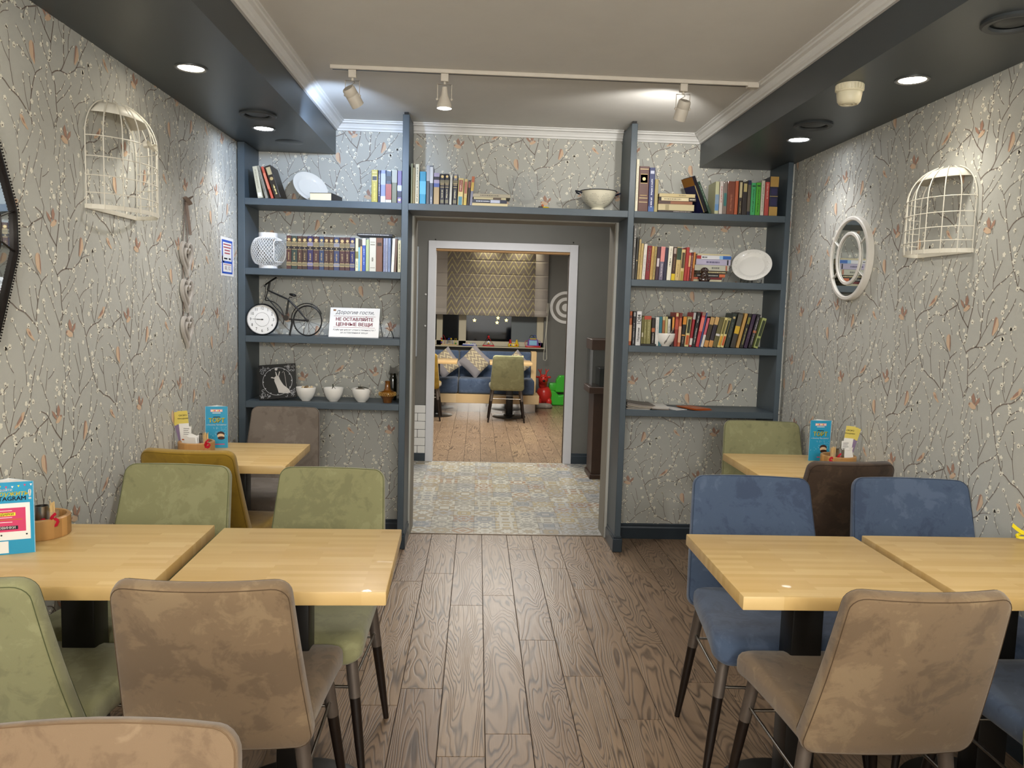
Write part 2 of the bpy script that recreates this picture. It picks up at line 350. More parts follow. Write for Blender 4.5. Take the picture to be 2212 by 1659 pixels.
def mkcell():
    rnd = random.Random(3); P = []     # (layer, pts)
    for bi, L in enumerate(BR):
        pts = [_sz(*p) for p in L]; w0 = .0024 if bi in THICK else .0014; n = len(pts)
        Q = []
        for i in range(n-1):            # smooth a little
            for t in (0, .5):
                a, b, c, d = pts[max(i-1, 0)], pts[i], pts[i+1], pts[min(i+2, n-1)]
                q = [.5*((2*b[k])+(-a[k]+c[k])*t+(2*a[k]-5*b[k]+4*c[k]-d[k])*t*t+(-a[k]+3*b[k]-3*c[k]+d[k])*t**3) for k in (0, 1)]; Q.append(q)
        Q.append(list(pts[-1])); n = len(Q); E = []
        for i in range(n):
            a, b = Q[max(i-1, 0)], Q[min(i+1, n-1)]; dx, dy = b[0]-a[0], b[1]-a[1]; l = math.hypot(dx, dy) or 1; ww = w0*(1-.45*i/n)
            E.append(((Q[i][0]-dy/l*ww, Q[i][1]+dx/l*ww), (Q[i][0]+dy/l*ww, Q[i][1]-dx/l*ww)))
        for i in range(n-1): P.append((0, [E[i][0], E[i][1], E[i+1][1], E[i+1][0]]))
        step = 0; acc = 0
        for i in range(1, n):           # catkins along the twig
            a, b = Q[i-1], Q[i]; l = math.hypot(b[0]-a[0], b[1]-a[1]); acc += l
            if acc > (.034 if bi in THICK else .022) and i > 2:
                acc = 0; step += 1; sd = 1 if step % 2 else -1; dx, dy = (b[0]-a[0])/l, (b[1]-a[1])/l
                ang = math.atan2(dy, dx)+sd*.6; L_ = rnd.uniform(.0045, .007); cx, cy = b[0]+math.cos(ang)*L_, b[1]+math.sin(ang)*L_
                P.append((1, [(cx+math.cos(ang)*L_*math.cos(t)-math.sin(ang)*.003*math.sin(t), cy+math.sin(ang)*L_*math.cos(t)+math.cos(ang)*.003*math.sin(t)) for t in [k*math.pi/3 for k in range(6)]]))
                P.append((2, [(b[0]+.0022*math.cos(t), b[1]+.0022*math.sin(t)) for t in (0, 1.6, 3.1, 4.7)]))
    for k, f in enumerate(FLW):
        x, y = _sz(*f); r = rnd.uniform(.0072, .0098); a = rnd.uniform(0, 6)
        P.append((1, [(x+r*(1+.22*math.cos(5*t+a))*math.cos(t), y+r*(1+.22*math.cos(5*t+a))*math.sin(t)) for t in [i*math.pi/7 for i in range(14)]]))
        if k % 3 != 2:
            cx, cy = x+(0 if k % 2 else .004), y-.002; P.append((2, [(cx+.003*math.cos(t), cy+.0025*math.sin(t)) for t in [i*math.pi/3 for i in range(6)]]))
    # fill the sparse parts of the repeat with small twigs
    pts = [(sum(q[0] for q in p)/len(p), sum(q[1] for q in p)/len(p)) for _, p in P]
    def wrap(x, y):
        j = math.floor(y/B_[1]); x -= j*B_[0]; y -= j*B_[1]; return (x % A_[0], y)
    G = {}
    for x, y in pts: a, b = wrap(x, y); G.setdefault((int(a/.02), int(b/.02)), 1)
    def free(x, y, R_):
        k = int(R_/.02)+1
        for i in range(-k, k+1):
            for j in range(-k, k+1):
                if math.hypot(i, j)*.02 > R_: continue
                a, b = wrap(x+i*.02, y+j*.02)
                if (int(a/.02), int(b/.02)) in G: return False
        return True
    for _ in range(1500):
        x, y = -3.2+rnd.random()*A_[0], 1.2+rnd.random()*B_[1]
        if not free(x, y, .030): continue
        a = math.pi/2+rnd.uniform(-.6, .6); L_ = rnd.uniform(.07, .12); bend = rnd.uniform(-.8, .8); px, py = x-math.cos(a)*L_/2, y-math.sin(a)*L_/2; prev = None; n = 7
        for i in range(n+1):
            t = i/n; aa = a+bend*(t-.5); w_ = .0012*(1-.5*t); e = ((px-math.sin(aa)*w_, py+math.cos(aa)*w_), (px+math.sin(aa)*w_, py-math.cos(aa)*w_))
            if prev: P.append((0, [prev[0], prev[1], e[1], e[0]]))
            if i in (2, 4, 6): 
                g = aa+(.7 if i == 4 else -.7); cx, cy = px+math.cos(g)*.006, py+math.sin(g)*.006
                P.append((1, [(cx+math.cos(g)*.006*math.cos(q)-math.sin(g)*.0032*math.sin(q), cy+math.sin(g)*.006*math.cos(q)+math.cos(g)*.0032*math.sin(q)) for q in [k*math.pi/3 for k in range(6)]]))
            a2, b2 = wrap(px, py); G[(int(a2/.02), int(b2/.02))] = 1
            prev = e; px += math.cos(aa)*L_/n; py += math.sin(aa)*L_/n
        r = rnd.uniform(.006, .009); P.append((1, [(px+r*(1+.2*math.cos(5*t))*math.cos(t), py+r*(1+.2*math.cos(5*t))*math.sin(t)) for t in [i*math.pi/6 for i in range(12)]])); P.append((2, [(px+.0028*math.cos(t), py-.003+.0026*math.sin(t)) for t in [i*math.pi/3 for i in range(6)]]))
    for L in TAN: P.append((3, [_sz(*p) for p in L]))
    for L in BRN: P.append((4, [_sz(*p) for p in L]))
    return P
CELL = mkcell()
def clip(p, x0, x1, y0, y1):
    for ax, lim, sg in ((0, x0, 1), (0, x1, -1), (1, y0, 1), (1, y1, -1)):
        o = []; n = len(p)
        for i in range(n):
            a, b = p[i], p[(i+1) % n]; ia = (a[ax]-lim)*sg >= 0; ib = (b[ax]-lim)*sg >= 0
            if ia: o.append(a)
            if ia != ib: t = (lim-a[ax])/(b[ax]-a[ax]); o.append((a[0]+(b[0]-a[0])*t, a[1]+(b[1]-a[1])*t))
        p = o
        if len(p) < 3: return []
    return p
def wallpaper_mat():
    m = pm('grey_wallpaper', '#b3b2aa', .72); n = NT(m); v = n.coords()
    a = n.noise(v, 420, 2); b = n.noise(v, 3, 2)
    n.l(n.mix(n.math('MULTIPLY', b, .25), lin('#c0c0b9'), lin('#b4b4ac')), n.b.inputs['Base Color']); n.bump(a, .25, .002); return m
PAPER = wallpaper_mat()
PRINT = [pm('print_branch', '#7f736a', .7), pm('print_blossom', '#f0ecdd', .7), pm('print_bud_scale', '#5d524b', .7), pm('print_bird_breast', '#dcbfa2', .7), pm('print_bird_wing', '#b08c7a', .7)]
def wallprint(mb, rect, anchor, ref, to3):   # rect in wall coords (s, z); anchor px of pattern point ref
    ax, ay = _sz(*ref); ox, oy = anchor[0]-ax, anchor[1]-ay; x0, x1, y0, y1 = rect
    for j in range(-14, 15):
        for i in range(-14, 15):
            tx, ty = ox+i*A_[0]+j*B_[0], oy+j*B_[1]
            if tx-4.2 > x1 or tx-1.8 < x0 or ty+.5 > y1 or ty+2.4 < y0: continue
            for ly, pts in CELL:
                q = [(px+tx, py+ty) for px, py in pts]
                xs = [p[0] for p in q]; ys = [p[1] for p in q]
                if max(xs) < x0 or min(xs) > x1 or max(ys) < y0 or min(ys) > y1: continue
                if min(xs) < x0 or max(xs) > x1 or min(ys) < y0 or max(ys) > y1: q = clip(q, *rect)
                if q: mb.use(PRINT[ly]); mb.poly([to3(a, b, .0006+.0003*ly) for a, b in q])
RF, LF = (805, 560), (45, 690)
# ------------------------------------------------------------------ room shell
T1, T2, T3, T4, TK = 2.0625, 1.663, 1.270, .8826, .0388
P0, P1A, P1B, P2A, P2B, P3A, P3B = -1.357, -.457, -.4185, .8703, .9066, 1.8127, 1.8445
JL, JR, HD = -.407, .8556, 2.022
GW = paint('grey_olive_wall', '#72716c', .6, .03)
JAMB = paint('taupe_jamb', '#8a8478', .6, .03)
b = MB(); b.use(PAPER).box(XL-.1, XL, YB, D2+.05, 0, ZC+.05)
ap = pX(98, 29, XL); wallprint(b, (0.9, D2, .0, ZS), (ap.y, ap.z), RF, lambda s, z, e: (XL+e, s, z)); struct(b, 'wall_left')
b = MB(); b.use(PAPER).box(XR, XR+.1, YB, D2+.05, 0, ZC+.05)
wallprint(b, (-D2, -.9, 0, ZS), _sz(*RF), RF, lambda s, z, e: (XR-e, -s, z)); struct(b, 'wall_right')
b = MB(); b.use(PAPER).box(XL, JL, D2, D2+.2, 0, ZC); b.box(JR, XR, D2, D2+.2, 0, ZC); b.box(JL, JR, D2, D2+.2, HD, ZC)
f3 = lambda s, z, e: (s, D2-e, z)
a = pY(652, 818, D2); wallprint(b, (P0, P1B, 0, T1-.02), (a.x, a.z), LF, f3)
a = pY(1364.5, 826, D2); wallprint(b, (P2A, P3A, 0, T1-.02), (a.x, a.z), LF, f3)
a = pY(988.7, 316.4, D2); wallprint(b, (P0, P3A, T1-.02, ZCB), (a.x, a.z), LF, f3)
struct(b, 'wall_back')
# papered strip between the right upright and the wall
b = MB(); b.use(PAPER).box(P3B+.001, XR-.001, D+.05, D2-.001, 0, ZS-.002)
wallprint(b, (P3B+.002, XR-.002, 0, ZS), (a.x, a.z), LF, lambda s, z, e: (s, D+.05-e, z)); struct(b, 'trim_9')
# jamb linings of the opening, header underside
b = MB(); b.use(JAMB).box(JL, JL+.006, D2+.01, D2+.205, 0, HD); b.box(JR-.006, JR, D2+.01, D2+.205, 0, HD); b.box(JL, JR, D2+.01, D2+.205, HD-.006, HD); struct(b, 'door_1')
b = MB(); b.use(WHITE).box(XL-.1, XR+.1, YB-.1, YB, 0, ZC+.05); struct(b, 'wall_rear')
b = MB(); b.use(CEIL).box(XL-.1, XR+.1, YB-.1, D2+.21, ZC, ZC+.06); struct(b, 'ceiling')
# soffits
SL, SR = -.8915, 1.3626
SOF = paint('soffit_paint', '#41474b', .38, .03)
b = MB(); b.use(SOF).box(XL, SL, YB, D2, ZS, ZCB); b.use(SOF).box(XL, SL-.0, YB, D2, ZCB, ZC); struct(b, 'soffit_left')
b = MB(); b.use(SOF).box(SR, XR, YB, D2, ZS, ZC); struct(b, 'soffit_right')
# crown moulding: three runs with a stepped profile
def crown(name, p0, p1, nrm, m0=0, m1=0):
    prof = [(0, ZCB), (.012, ZCB), (.012, ZCB+.010), (.020, ZCB+.014), (.022, ZCB+.024), (.030, ZCB+.038), (.044, ZCB+.042), (.046, ZC-.008), (.056, ZC-.006), (.056, ZC)]
    b = MB(); b.use(WHITE); d = (Vector(p1)-Vector(p0)).normalized(); n = Vector(nrm); k = len(prof)
    for e, P in ((1, p0), (-1, p1)):
        mi = m0 if e == 1 else m1
        for x, z in prof: q = Vector(P)+n*x+d*e*x*mi; b.v.append(Vector((q.x, q.y, z)))
    for i in range(k-1): b.face([i, i+1, k+i+1, k+i])
    b.face(range(k)); b.face([k+i for i in range(k)][::-1]); struct(b, name)
crown('trim_1', (SL, YB, 0), (SL, D2, 0), (1, 0, 0), 0, 1)
crown('trim_2', (SR, YB, 0), (SR, D2, 0), (-1, 0, 0), 0, 1)
crown('trim_3', (SL, D2, 0), (P1A, D2, 0), (0, -1, 0), 1, 0)
crown('trim_4', (P1B, D2, 0), (P2A, D2, 0), (0, -1, 0))
crown('trim_5', (P2B, D2, 0), (SR, D2, 0), (0, -1, 0), 0, 1)
# ---- main floor: base slab and planks
OAK = floorwood(); GAP = pm('plank_gap', '#2b221c', .7)
def plank_mesh(w_, L, name='plank'):
    b = MB(); b.use(OAK); e = .0012
    b.rbox(e, w_-e, e, L-e, -.012, 0, .0010, 1); return b.mesh(name)
PW, PL = .1608, 1.318
b = MB(); b.use(GAP).box(XL-.1, XR+.1, YB-.1, D2+.03, -.1, -.0035); b.use(pm('rear_floor', '#6f5b4b', .4)).box(XL, XR, YB, -.25, -.0035, 0); fl = struct(b, 'floor')
PLM = {}
def planks(floor, xa, xb, ya, yb, x_ref, joint):
    i0 = math.floor((xa-x_ref)/PW); i = i0
    while x_ref+i*PW < xb-.005:
        X0, X1 = max(xa, x_ref+i*PW), min(xb, x_ref+(i+1)*PW); j = joint(i)
        y = j-PL*math.ceil((j-ya)/PL)
        while y < yb-.004:
            Y0, Y1 = max(y, ya), min(y+PL, yb)
            if Y1-Y0 > .02 and X1-X0 > .01:
                key = (round(X1-X0, 3), round(Y1-Y0, 3))
                if key not in PLM: PLM[key] = plank_mesh(X1-X0, Y1-Y0)
                o = bpy.data.objects.new('plank', PLM[key]); COL.objects.link(o); o.parent = floor; o.location = (X0, Y0, 0)
            y += PL
        i += 1
JT = {-2: 4.45*.925, -1: 4.59*.925, 0: 4.09*.925, 1: 4.24*.925, 2: 5.08*.925, 3: 4.71*.925, 4: 4.35*.925, 5: 3.63*.925, 6: 4.66*.925}
_rj = random.Random(5)
JX = {i: JT.get(i, 3.0+_rj.random()*1.3) for i in range(-60, 60)}
planks(fl, XL, XR, -.25, D2+.03, -.109*.925, lambda i: JX[i])
# baseboards
BB = paint('dark_baseboard', '#303a42', .35, .03)
def bboard(name, p0, p1, nrm, h=.085, t=.014):
    b = MB(); b.use(BB); d = Vector(p1)-Vector(p0); n = Vector(nrm)
    prof = [(0, 0), (t, 0), (t, h*.72), (t*.55, h*.80), (t*.55, h*.93), (0, h)]; k = len(prof)
    for P in (p0, p1):
        for x, z in prof: q = Vector(P)+n*x; b.v.append(Vector((q.x, q.y, z)))
    for i in range(k): j = (i+1) % k; b.face([i, j, k+j, k+i])
    b.face(range(k)); b.face([k+i for i in range(k)][::-1]); struct(b, name)
bboard('baseboard_left', (XL, YB, 0), (XL, D, 0), (1, 0, 0))
bboard('baseboard_right', (XR, YB, 0), (XR, D, 0), (-1, 0, 0))
bboard('baseboard_back', (P0, D2, 0), (P1A, D2, 0), (0, -1, 0), .1)
bboard('baseboard_back', (P2B, D2, 0), (P3A, D2, 0), (0, -1, 0), .1)
# ---- built-in shelving
sh = thing('bookcase', 'built-in blue-grey bookcase framing the central doorway, with open shelves', 'bookcase')
def up(x0, x1, ztop, base=True, name='upright'):
    b = MB(); b.use(BLUEGREY).rbox(x0, x1, D, D2-.0005, 0, ztop, .002, 1); o = b.build(name, sh)
up(XL+.007, P0, ZS-.001); up(P1A, P1B, ZC-.014); up(P2A, P2B, ZC-.014); up(P3A, P3B, ZS-.001)
for x0, x1 in ((P1A, P1B), (P2A, P2B)):      # plinth wraps and small metal angles on top
    b = MB(); b.use(BB).rbox(x0-.011, x1+.011, D-.012, D2-.03, 0, .085, .004, 1); b.rbox(x0-.006, x1+.006, D-.007, D2-.03, .085, .10, .003, 1); b.build('plinth', sh)
    b = MB(); b.use(BLACK).box((x0+x1)/2-.012, (x0+x1)/2+.012, D+.004, D+.03, ZC-.014, ZC-.001); b.build('fixing_bracket', sh)
for x0, x1, ts in ((P0, P1A, (T1, T2, T3, T4)), (P1B, P2A, (T1,)), (P2B, P3A, (T1, T2, T3, T4))):
    for t in ts:
        b = MB(); b.use(BLUEGREY).rbox(x0, x1, D, D2-.001, t-TK, t, .0015, 1); b.build('shelf', sh)
# ------------------------------------------------------------------ tiled lobby
LX0, LX1 = -2.3, 1.55
YT = 5.015
b = MB(); b.use(pm('tile_grout', '#8b867c', .8)).box(LX0-.1, LX1+.1, D2+.03, D3, -.1, -.0015); lf = struct(b, 'floor_lobby')
PT = patchtile()
tb = MB(); tb.use(PT).rbox(-.0727, .0727, -.0727, .0727, -.01, 0, .0008, 1); TM = tb.mesh('floor_tile')
TS = .1462; tx0 = -.148*.925
ny = int((D3-YT)/TS); rest = D3-YT-ny*TS-.002
tb = MB(); tb.use(PT).rbox(-.0727, .0727, -TS/2+.0004, -TS/2+rest, -.01, 0, .0008, 1); TM2 = tb.mesh('floor_tile')
for j in range(ny+1):
    for i in range(-5, 9):
        o = bpy.data.objects.new('floor_tile', TM if j < ny else TM2); COL.objects.link(o); o.parent = lf; o.location = (tx0+TS*(i+.5), YT+TS*(j+.5), 0)
b = MB(); b.use(PT).box(LX0, tx0-5*TS, YT, D3, -.0015, -.0005); b.box(tx0+9*TS, LX1, YT, D3, -.0015, -.0005); o = b.build('tile_field', lf); o['kind'] = 'stuff'
b = MB(); b.use(pm('threshold_brass', '#6b5f50', .4, .5)).box(JL, JR, D2+.022, YT+.002, 0, .004); struct(b, 'trim_6')
b = MB(); b.use(GW).box(LX0-.1, LX0, D2+.2, D3, 0, ZC+.05); struct(b, 'wall_lobby_left')
b = MB(); b.use(GW).box(LX1, LX1+.1, D2+.2, D3, 0, ZC+.05); struct(b, 'wall_lobby_right')
b = MB(); b.use(CEIL).box(LX0-.1, LX1+.1, D2+.2, D3+.12, ZC, ZC+.06); struct(b, 'ceiling_lobby')
dL, dR, iL, iR, dT, iT = -.4688, .9224, -.3984, .8471, 2.069, 2.000
b = MB(); b.use(GW).box(LX0, iL-.02, D3, D3+.12, 0, ZC); b.box(iR+.02, LX1, D3, D3+.12, 0, ZC); b.box(iL-.02, iR+.02, D3, D3+.12, iT+.02, ZC); struct(b, 'wall_lobby_back')
# white architrave with lining and beige stop
b = MB(); b.use(paint('door_frame_white', '#dcdce0', .4, .02))
b.rbox(dL, iL, D3-.016, D3, 0, dT, .002, 1); b.rbox(iR, dR, D3-.016, D3, 0, dT, .002, 1); b.rbox(iL, iR, D3-.016, D3, iT, dT, .002, 1)
b.box(iL-.02, iL, D3, D3+.12, 0, iT+.02); b.box(iR, iR+.02, D3, D3+.12, 0, iT+.02)
b.use(pm('pine_head', '#b98f5c', .5)).box(iL, iR, D3+.001, D3+.12, iT-.018, iT+.02); b.use(pm('rubber_seal', '#4a4036', .6)).box(iR-.008, iR, D3+.03, D3+.05, 0, iT-.018); struct(b, 'door_2')
# white metro tile wainscot left of the frame, dark skirting
MT = pm('metro_tile_white', '#eceae6', .15, coat=.5)
wains = MB(); wains.use(pm('dark_grout', '#4c4a46', .8)).box(LX0, dL-.001, D3-.004, D3, .1, .535); wo = struct(wains, 'trim_7')
tm = MB(); tm.use(MT).rbox(-.074, .074, -.006, 0, -.037, .037, .0025, 1); tmm = tm.mesh('wall_tile')
for r in range(6):
    z = .535-.04-.0775*r
    if z < .1: break
    for c in range(4):
        x = dL-.076+(-.151*c)-(0 if r % 2 == 0 else .0755)+.0
        if r % 2 == 0 or True:
            o = bpy.data.objects.new('wall_tile', tmm); COL.objects.link(o); o.parent = wo; o.location = (x, D3-.004, z)
    if r % 2:
        h = MB(); h.use(MT).rbox(-.0365, .0365, -.006, 0, -.037, .037, .0025, 1); h.build('wall_tile', wo, (dL-.0375, D3-.004, z))
bboard('baseboard_lobby', (LX0, D3, 0), (dL, D3, 0), (0, -1, 0), .1)
bboard('baseboard_lobby', (dR, D3, 0), (LX1, D3, 0), (0, -1, 0), .1)
# ------------------------------------------------------------------ far play room shell
FX0, FX1 = -2.6, 2.6
b = MB(); b.use(GAP).box(FX0, FX1, D3, DF+.1, -.1, -.0035); f2 = struct(b, 'floor_play_room')
planks(f2, -1.05, 1.42, D3+.002, DF, -.109*.925, lambda i: JX[i+9]+4.2)
b = MB(); b.use(pm('rear_floor', '#6f5b4b', .4)).box(FX0, -1.05, D3+.12, DF, -.0035, 0); b.box(1.42, FX1, D3+.12, DF, -.0035, 0); o = b.build('floor_side', f2)
b = MB(); b.use(GW).box(FX0-.1, FX0, D3+.12, DF+.1, 0, ZC+.05); struct(b, 'wall_play_left')
b = MB(); b.use(GW).box(FX1, FX1+.1, D3+.12, DF+.1, 0, ZC+.05); struct(b, 'wall_play_right')
b = MB(); b.use(CEIL).box(FX0-.1, FX1+.1, D3+.12, DF+.1, ZC, ZC+.06); struct(b, 'ceiling_play_room')
b = MB(); b.use(GW).box(FX0-.1, LX0-.1, D3, D3+.12, 0, ZC); b.box(LX1+.1, FX1+.1, D3, D3+.12, 0, ZC); struct(b, 'wall_play_front')
KX = DF/11.56; WX0, WX1, WZ0, WZ1 = -1.0*KX, .975*KX, 1.48+(.895-1.48)*KX, 2.19
b = MB(); b.use(GW).box(FX0, WX0, DF, DF+.2, 0, ZC); b.box(WX1, FX1, DF, DF+.2, 0, ZC); b.box(WX0, WX1, DF, DF+.2, 0, WZ0); b.box(WX0, WX1, DF, DF+.2, WZ1, ZC); struct(b, 'wall_play_back')
FRM = paint('window_beige', '#c9bfa6', .5, .02); wy = DF+.05
b = MB(); b.use(FRM)
for x0, x1 in ((WX0, WX0+.06), (-.60*KX, -.51*KX), (-.275*KX, -.165*KX), (.875*KX, WX1)): b.rbox(x0, x1, wy, wy+.06, WZ0, WZ1, .004, 1)
b.rbox(WX0, WX1, wy, wy+.06, WZ0, WZ0+.075, .004, 1); b.rbox(WX0, WX1, wy, wy+.06, WZ1-.06, WZ1, .004, 1)
win = struct(b, 'window_1')
NG = pm('night_glass', '#1a2230', .04, trans=.9, ior=1.45)
for x0, x1 in ((WX0+.06, -.60*KX), (-.51*KX, -.275*KX), (-.165*KX, .50*KX), (.50*KX, .875*KX)):
    b = MB(); b.use(NG if x0 != .50*KX else pm('frosted_glass', '#7d8588', .5, trans=.35)).box(x0, x1, wy+.025, wy+.033, WZ0+.07, WZ1-.05); b.build('pane', win)
b = MB(); b.use(FRM).rbox(WX0-.03, WX1+.02, DF-.10, DF+.05, WZ0-.018, WZ0, .003, 1); struct(b, 'window_sill_1')
b = MB(); b.use(pm('night_street', '#26345c', .9)).box(-4, 4, DF+2.4, DF+2.5, -.5, 4); struct(b, 'wall_outside')
b = MB(); b.use(GW).box(XR, XR+.1, 0, .1, 0, .1)
# ------------------------------------------------------------------ chairs
SU = {'brown': suede('suede_brown', '#6c5841', '#7c664c', '#8b7558'), 'light brown': suede('suede_light_brown', '#6b5640', '#78624a', '#846e55'),
 'green': suede('suede_green', '#7d7b58', '#898761', '#95936c'), 'blue': suede('suede_blue', '#3c4a63', '#475770', '#54637c'),
 'mustard': suede('suede_mustard', '#86680f', '#927215', '#a07e20'), 'dark brown': suede('suede_dark_brown', '#352619', '#453324', '#54412f'), 'taupe': suede('suede_taupe', '#665b50', '#71665b', '#7d7267')}
TH = {k: pm('thread_'+k.replace(' ', '_'), c, .9) for k, c in {'brown': '#54422f', 'light brown': '#6b543c', 'green': '#575b3b', 'blue': '#2c394d', 'mustard': '#664d08', 'dark brown': '#251a10', 'taupe': '#463c32'}.items()}
CH = {}
def chair_meshes(w_):
    if w_ in CH: return CH[w_]
    k = w_/.385; R = {}
    def seatmap(x, y, z):
        f = y-.205                       # front edge droop
        zz = .452+z-(.0 if y < .36 else ((y-.36)/.11)**2*.022)-.012*math.exp(-((x/.16)**2+((y-.22)/.14)**2))*(1 if z > 0 else 0)
        return (x, f, zz)
    b = MB(); b.use(SU['brown']).pad(rrect(.405*k, .45*k, .475, .05), .075, .026, seatmap); R['seat'] = b
    HB = .452
    def backmap(x, h, z):
        t = h/HB; y = -.19-.145*t-.015*t*t+.030*(x/.2)**2*(.5+.5*t)-.012*math.sin(math.pi*t)
        n = Vector((0, -1, -.36)).normalized(); sh = z*(1-.22*t)
        return Vector((x, y, .42+h*.995))+n*sh
    out = rrect(.435*k, .385*k, HB, .036)
    b = MB(); b.use(SU['brown']).pad(out, .048, .013, backmap); R['backrest'] = b
    for sg, nm in ((1, 'a'), (-1, 'b')):
        cx, cy = 0, HB/2; pts = []
        for x, y in out:
            dx, dy = x-cx, y-cy; L = math.hypot(dx, dy); q = (L-.0045)/L; pts.append(backmap(cx+dx*q, cy+dy*q, sg*.0215))
        b = MB(); b.use(TH['brown']).tube(pts, .0011, 5, True); R['seam'+nm] = b
    for i, (sx, sy) in enumerate(((-1, 1), (1, 1), (-1, -1), (1, -1))):
        xt, xb = .178*k*sx, .232*k*sx; yt, yb = (.195, .245) if sy > 0 else (-.15, -.172)
        top, bot = Vector((xt, yt, .430)), Vector((xb, yb, 0)); mid = top.lerp(bot, .36)
        b = MB(); b.use(DARKW).tube([mid+(top-mid)*.02, bot.lerp(mid, .5), bot], [.0165, .0140, .0095], 14); R['leg%d' % i] = b
        b = MB(); b.use(BRONZE).tube([top, mid], [.0190, .0178], 14); R['ferrule%d' % i] = b
    def at(sx, sy, t):
        xt, xb = .178*k*sx, .232*k*sx; yt, yb = (.195, .245) if sy > 0 else (-.15, -.172); return Vector((xt, yt, .430)).lerp(Vector((xb, yb, 0)), t)
    for i, (p, q) in enumerate((((-1, 1), (1, 1)), ((-1, -1), (1, -1)), ((-1, 1), (-1, -1)), ((1, 1), (1, -1)))):
        t = .29 if i < 2 else .25
        b = MB(); b.use(STEEL).tube([at(*p, t), at(*q, t)], .0048, 8); R['rail%d' % i] = b
    CH[w_] = {k2: v.mesh(k2, 60) for k2, v in R.items()}; return CH[w_]
def chair(x, y, rz, colr, label, group, w_=.385, name='dining_chair'):
    ms = chair_meshes(w_); r = thing(name, label, 'chair', (x, y, 0), (0, 0, math.radians(rz)), group)
    def add(nm, key, par, mat=None):
        o = bpy.data.objects.new(nm, ms[key]); COL.objects.link(o); o.parent = par
        if mat: o.material_slots[0].link = 'OBJECT'; o.material_slots[0].material = mat
        return o
    add('seat', 'seat', r, SU[colr]); bk = add('backrest', 'backrest', r, SU[colr]); add('seam', 'seama', bk, TH[colr]); add('seam', 'seamb', bk, TH[colr])
    for i in range(4): lg = add('leg', 'leg%d' % i, r); add('ferrule', 'ferrule%d' % i, lg)
    for i in range(4): add('rail', 'rail%d' % i, r)
    return r
GC = 'upholstered dining chairs in the main room'
chair(-.510, .765, 181, 'light brown', 'light brown suede chair nearest the camera, only its back in view at lower left', GC)
chair(-.590, 2.005, 1, 'brown', 'brown suede chair seen from behind at the two joined left tables', GC)
chair(-1.110, 2.010, -3, 'green', 'green suede chair seen from behind at the left edge of the view', GC)
chair(-1.092, 2.560, 177, 'green', 'green suede chair facing the camera behind the front left wall table', GC)
chair(-.534, 2.550, 177, 'green', 'green suede chair facing the camera behind the front left aisle table', GC)
chair(-1.125, 3.500, -5, 'mustard', 'mustard yellow suede chair, back to the camera at the rear left table', GC)
chair(-1.085, 4.210, 180, 'taupe', 'taupe suede chair facing the camera in front of the left bookcase', GC)
chair(1.606, 4.060, 176, 'green', 'green suede chair facing the camera in front of the right bookcase', GC, .425)
chair(1.565, 3.530, 5, 'dark brown', 'dark brown suede chair, back to the camera at the rear right table', GC)
chair(1.020, 2.545, 177, 'blue', 'blue suede chair facing the camera behind the front right aisle table', GC, .435)
chair(1.637, 2.560, 177, 'blue', 'blue suede chair facing the camera behind the front right wall table', GC, .435)
chair(1.025, 1.995, 1, 'brown', 'brown suede chair seen from behind at the front right aisle table', GC)
chair(1.590, 1.950, 0, 'blue', 'blue suede chair cut by the right edge, only its seat in view', GC)
chair(1.065, .815, 180, 'green', 'green suede chair cut by the lower right corner, one back edge in view', GC)
# ------------------------------------------------------------------ tables
BW = blockwood()
GT = 'square beech cafe tables in the main room'
def table(cx, cy, label, rz=0, sx=.565, sy=.565, group=GT, H=.75, top=BW):
    r = thing('cafe_table', label, 'table', (cx, cy, 0), (0, 0, math.radians(rz)), group)
    b = MB(); b.use(top).rbox(-sx/2, sx/2, -sy/2, sy/2, H-.037, H, .003, 2); b.build('tabletop', r)
    b = MB(); b.use(BLACK).rbox(-.046, .046, -.046, .046, .03, H-.042, .005, 2); b.build('column', r)
    b = MB(); b.use(BLACK).box(-.17, .17, -.02, .02, H-.043, H-.037); b.box(-.02, .02, -.17, .17, H-.043, H-.037); b.build('top_bracket', r)
    b = MB(); b.use(BLACK).lathe([(0, 0), (.225, 0), (.225, .006), (.21, .012), (.08, .022), (.07, .035), (0, .035)], 40); b.build('base_plate', r); return r
table(-1.108, 2.240, 'beech table against the left wall, holding a wooden caddy and a blue card', 1.5)
table(-.505, 2.225, 'bare beech table by the aisle on the left, behind the brown chair', 1.5)
table(.988, 2.230, 'bare beech table by the aisle on the right, behind a brown chair')
table(1.588, 2.245, 'beech table against the right wall, touching the right edge of the view')
table(-1.120, 3.745, 'rear left beech table in front of the bookcase, with caddy and leaflets', 1.0)
table(1.580, 3.725, 'rear right beech table in front of the bookcase, with caddy and leaflets')
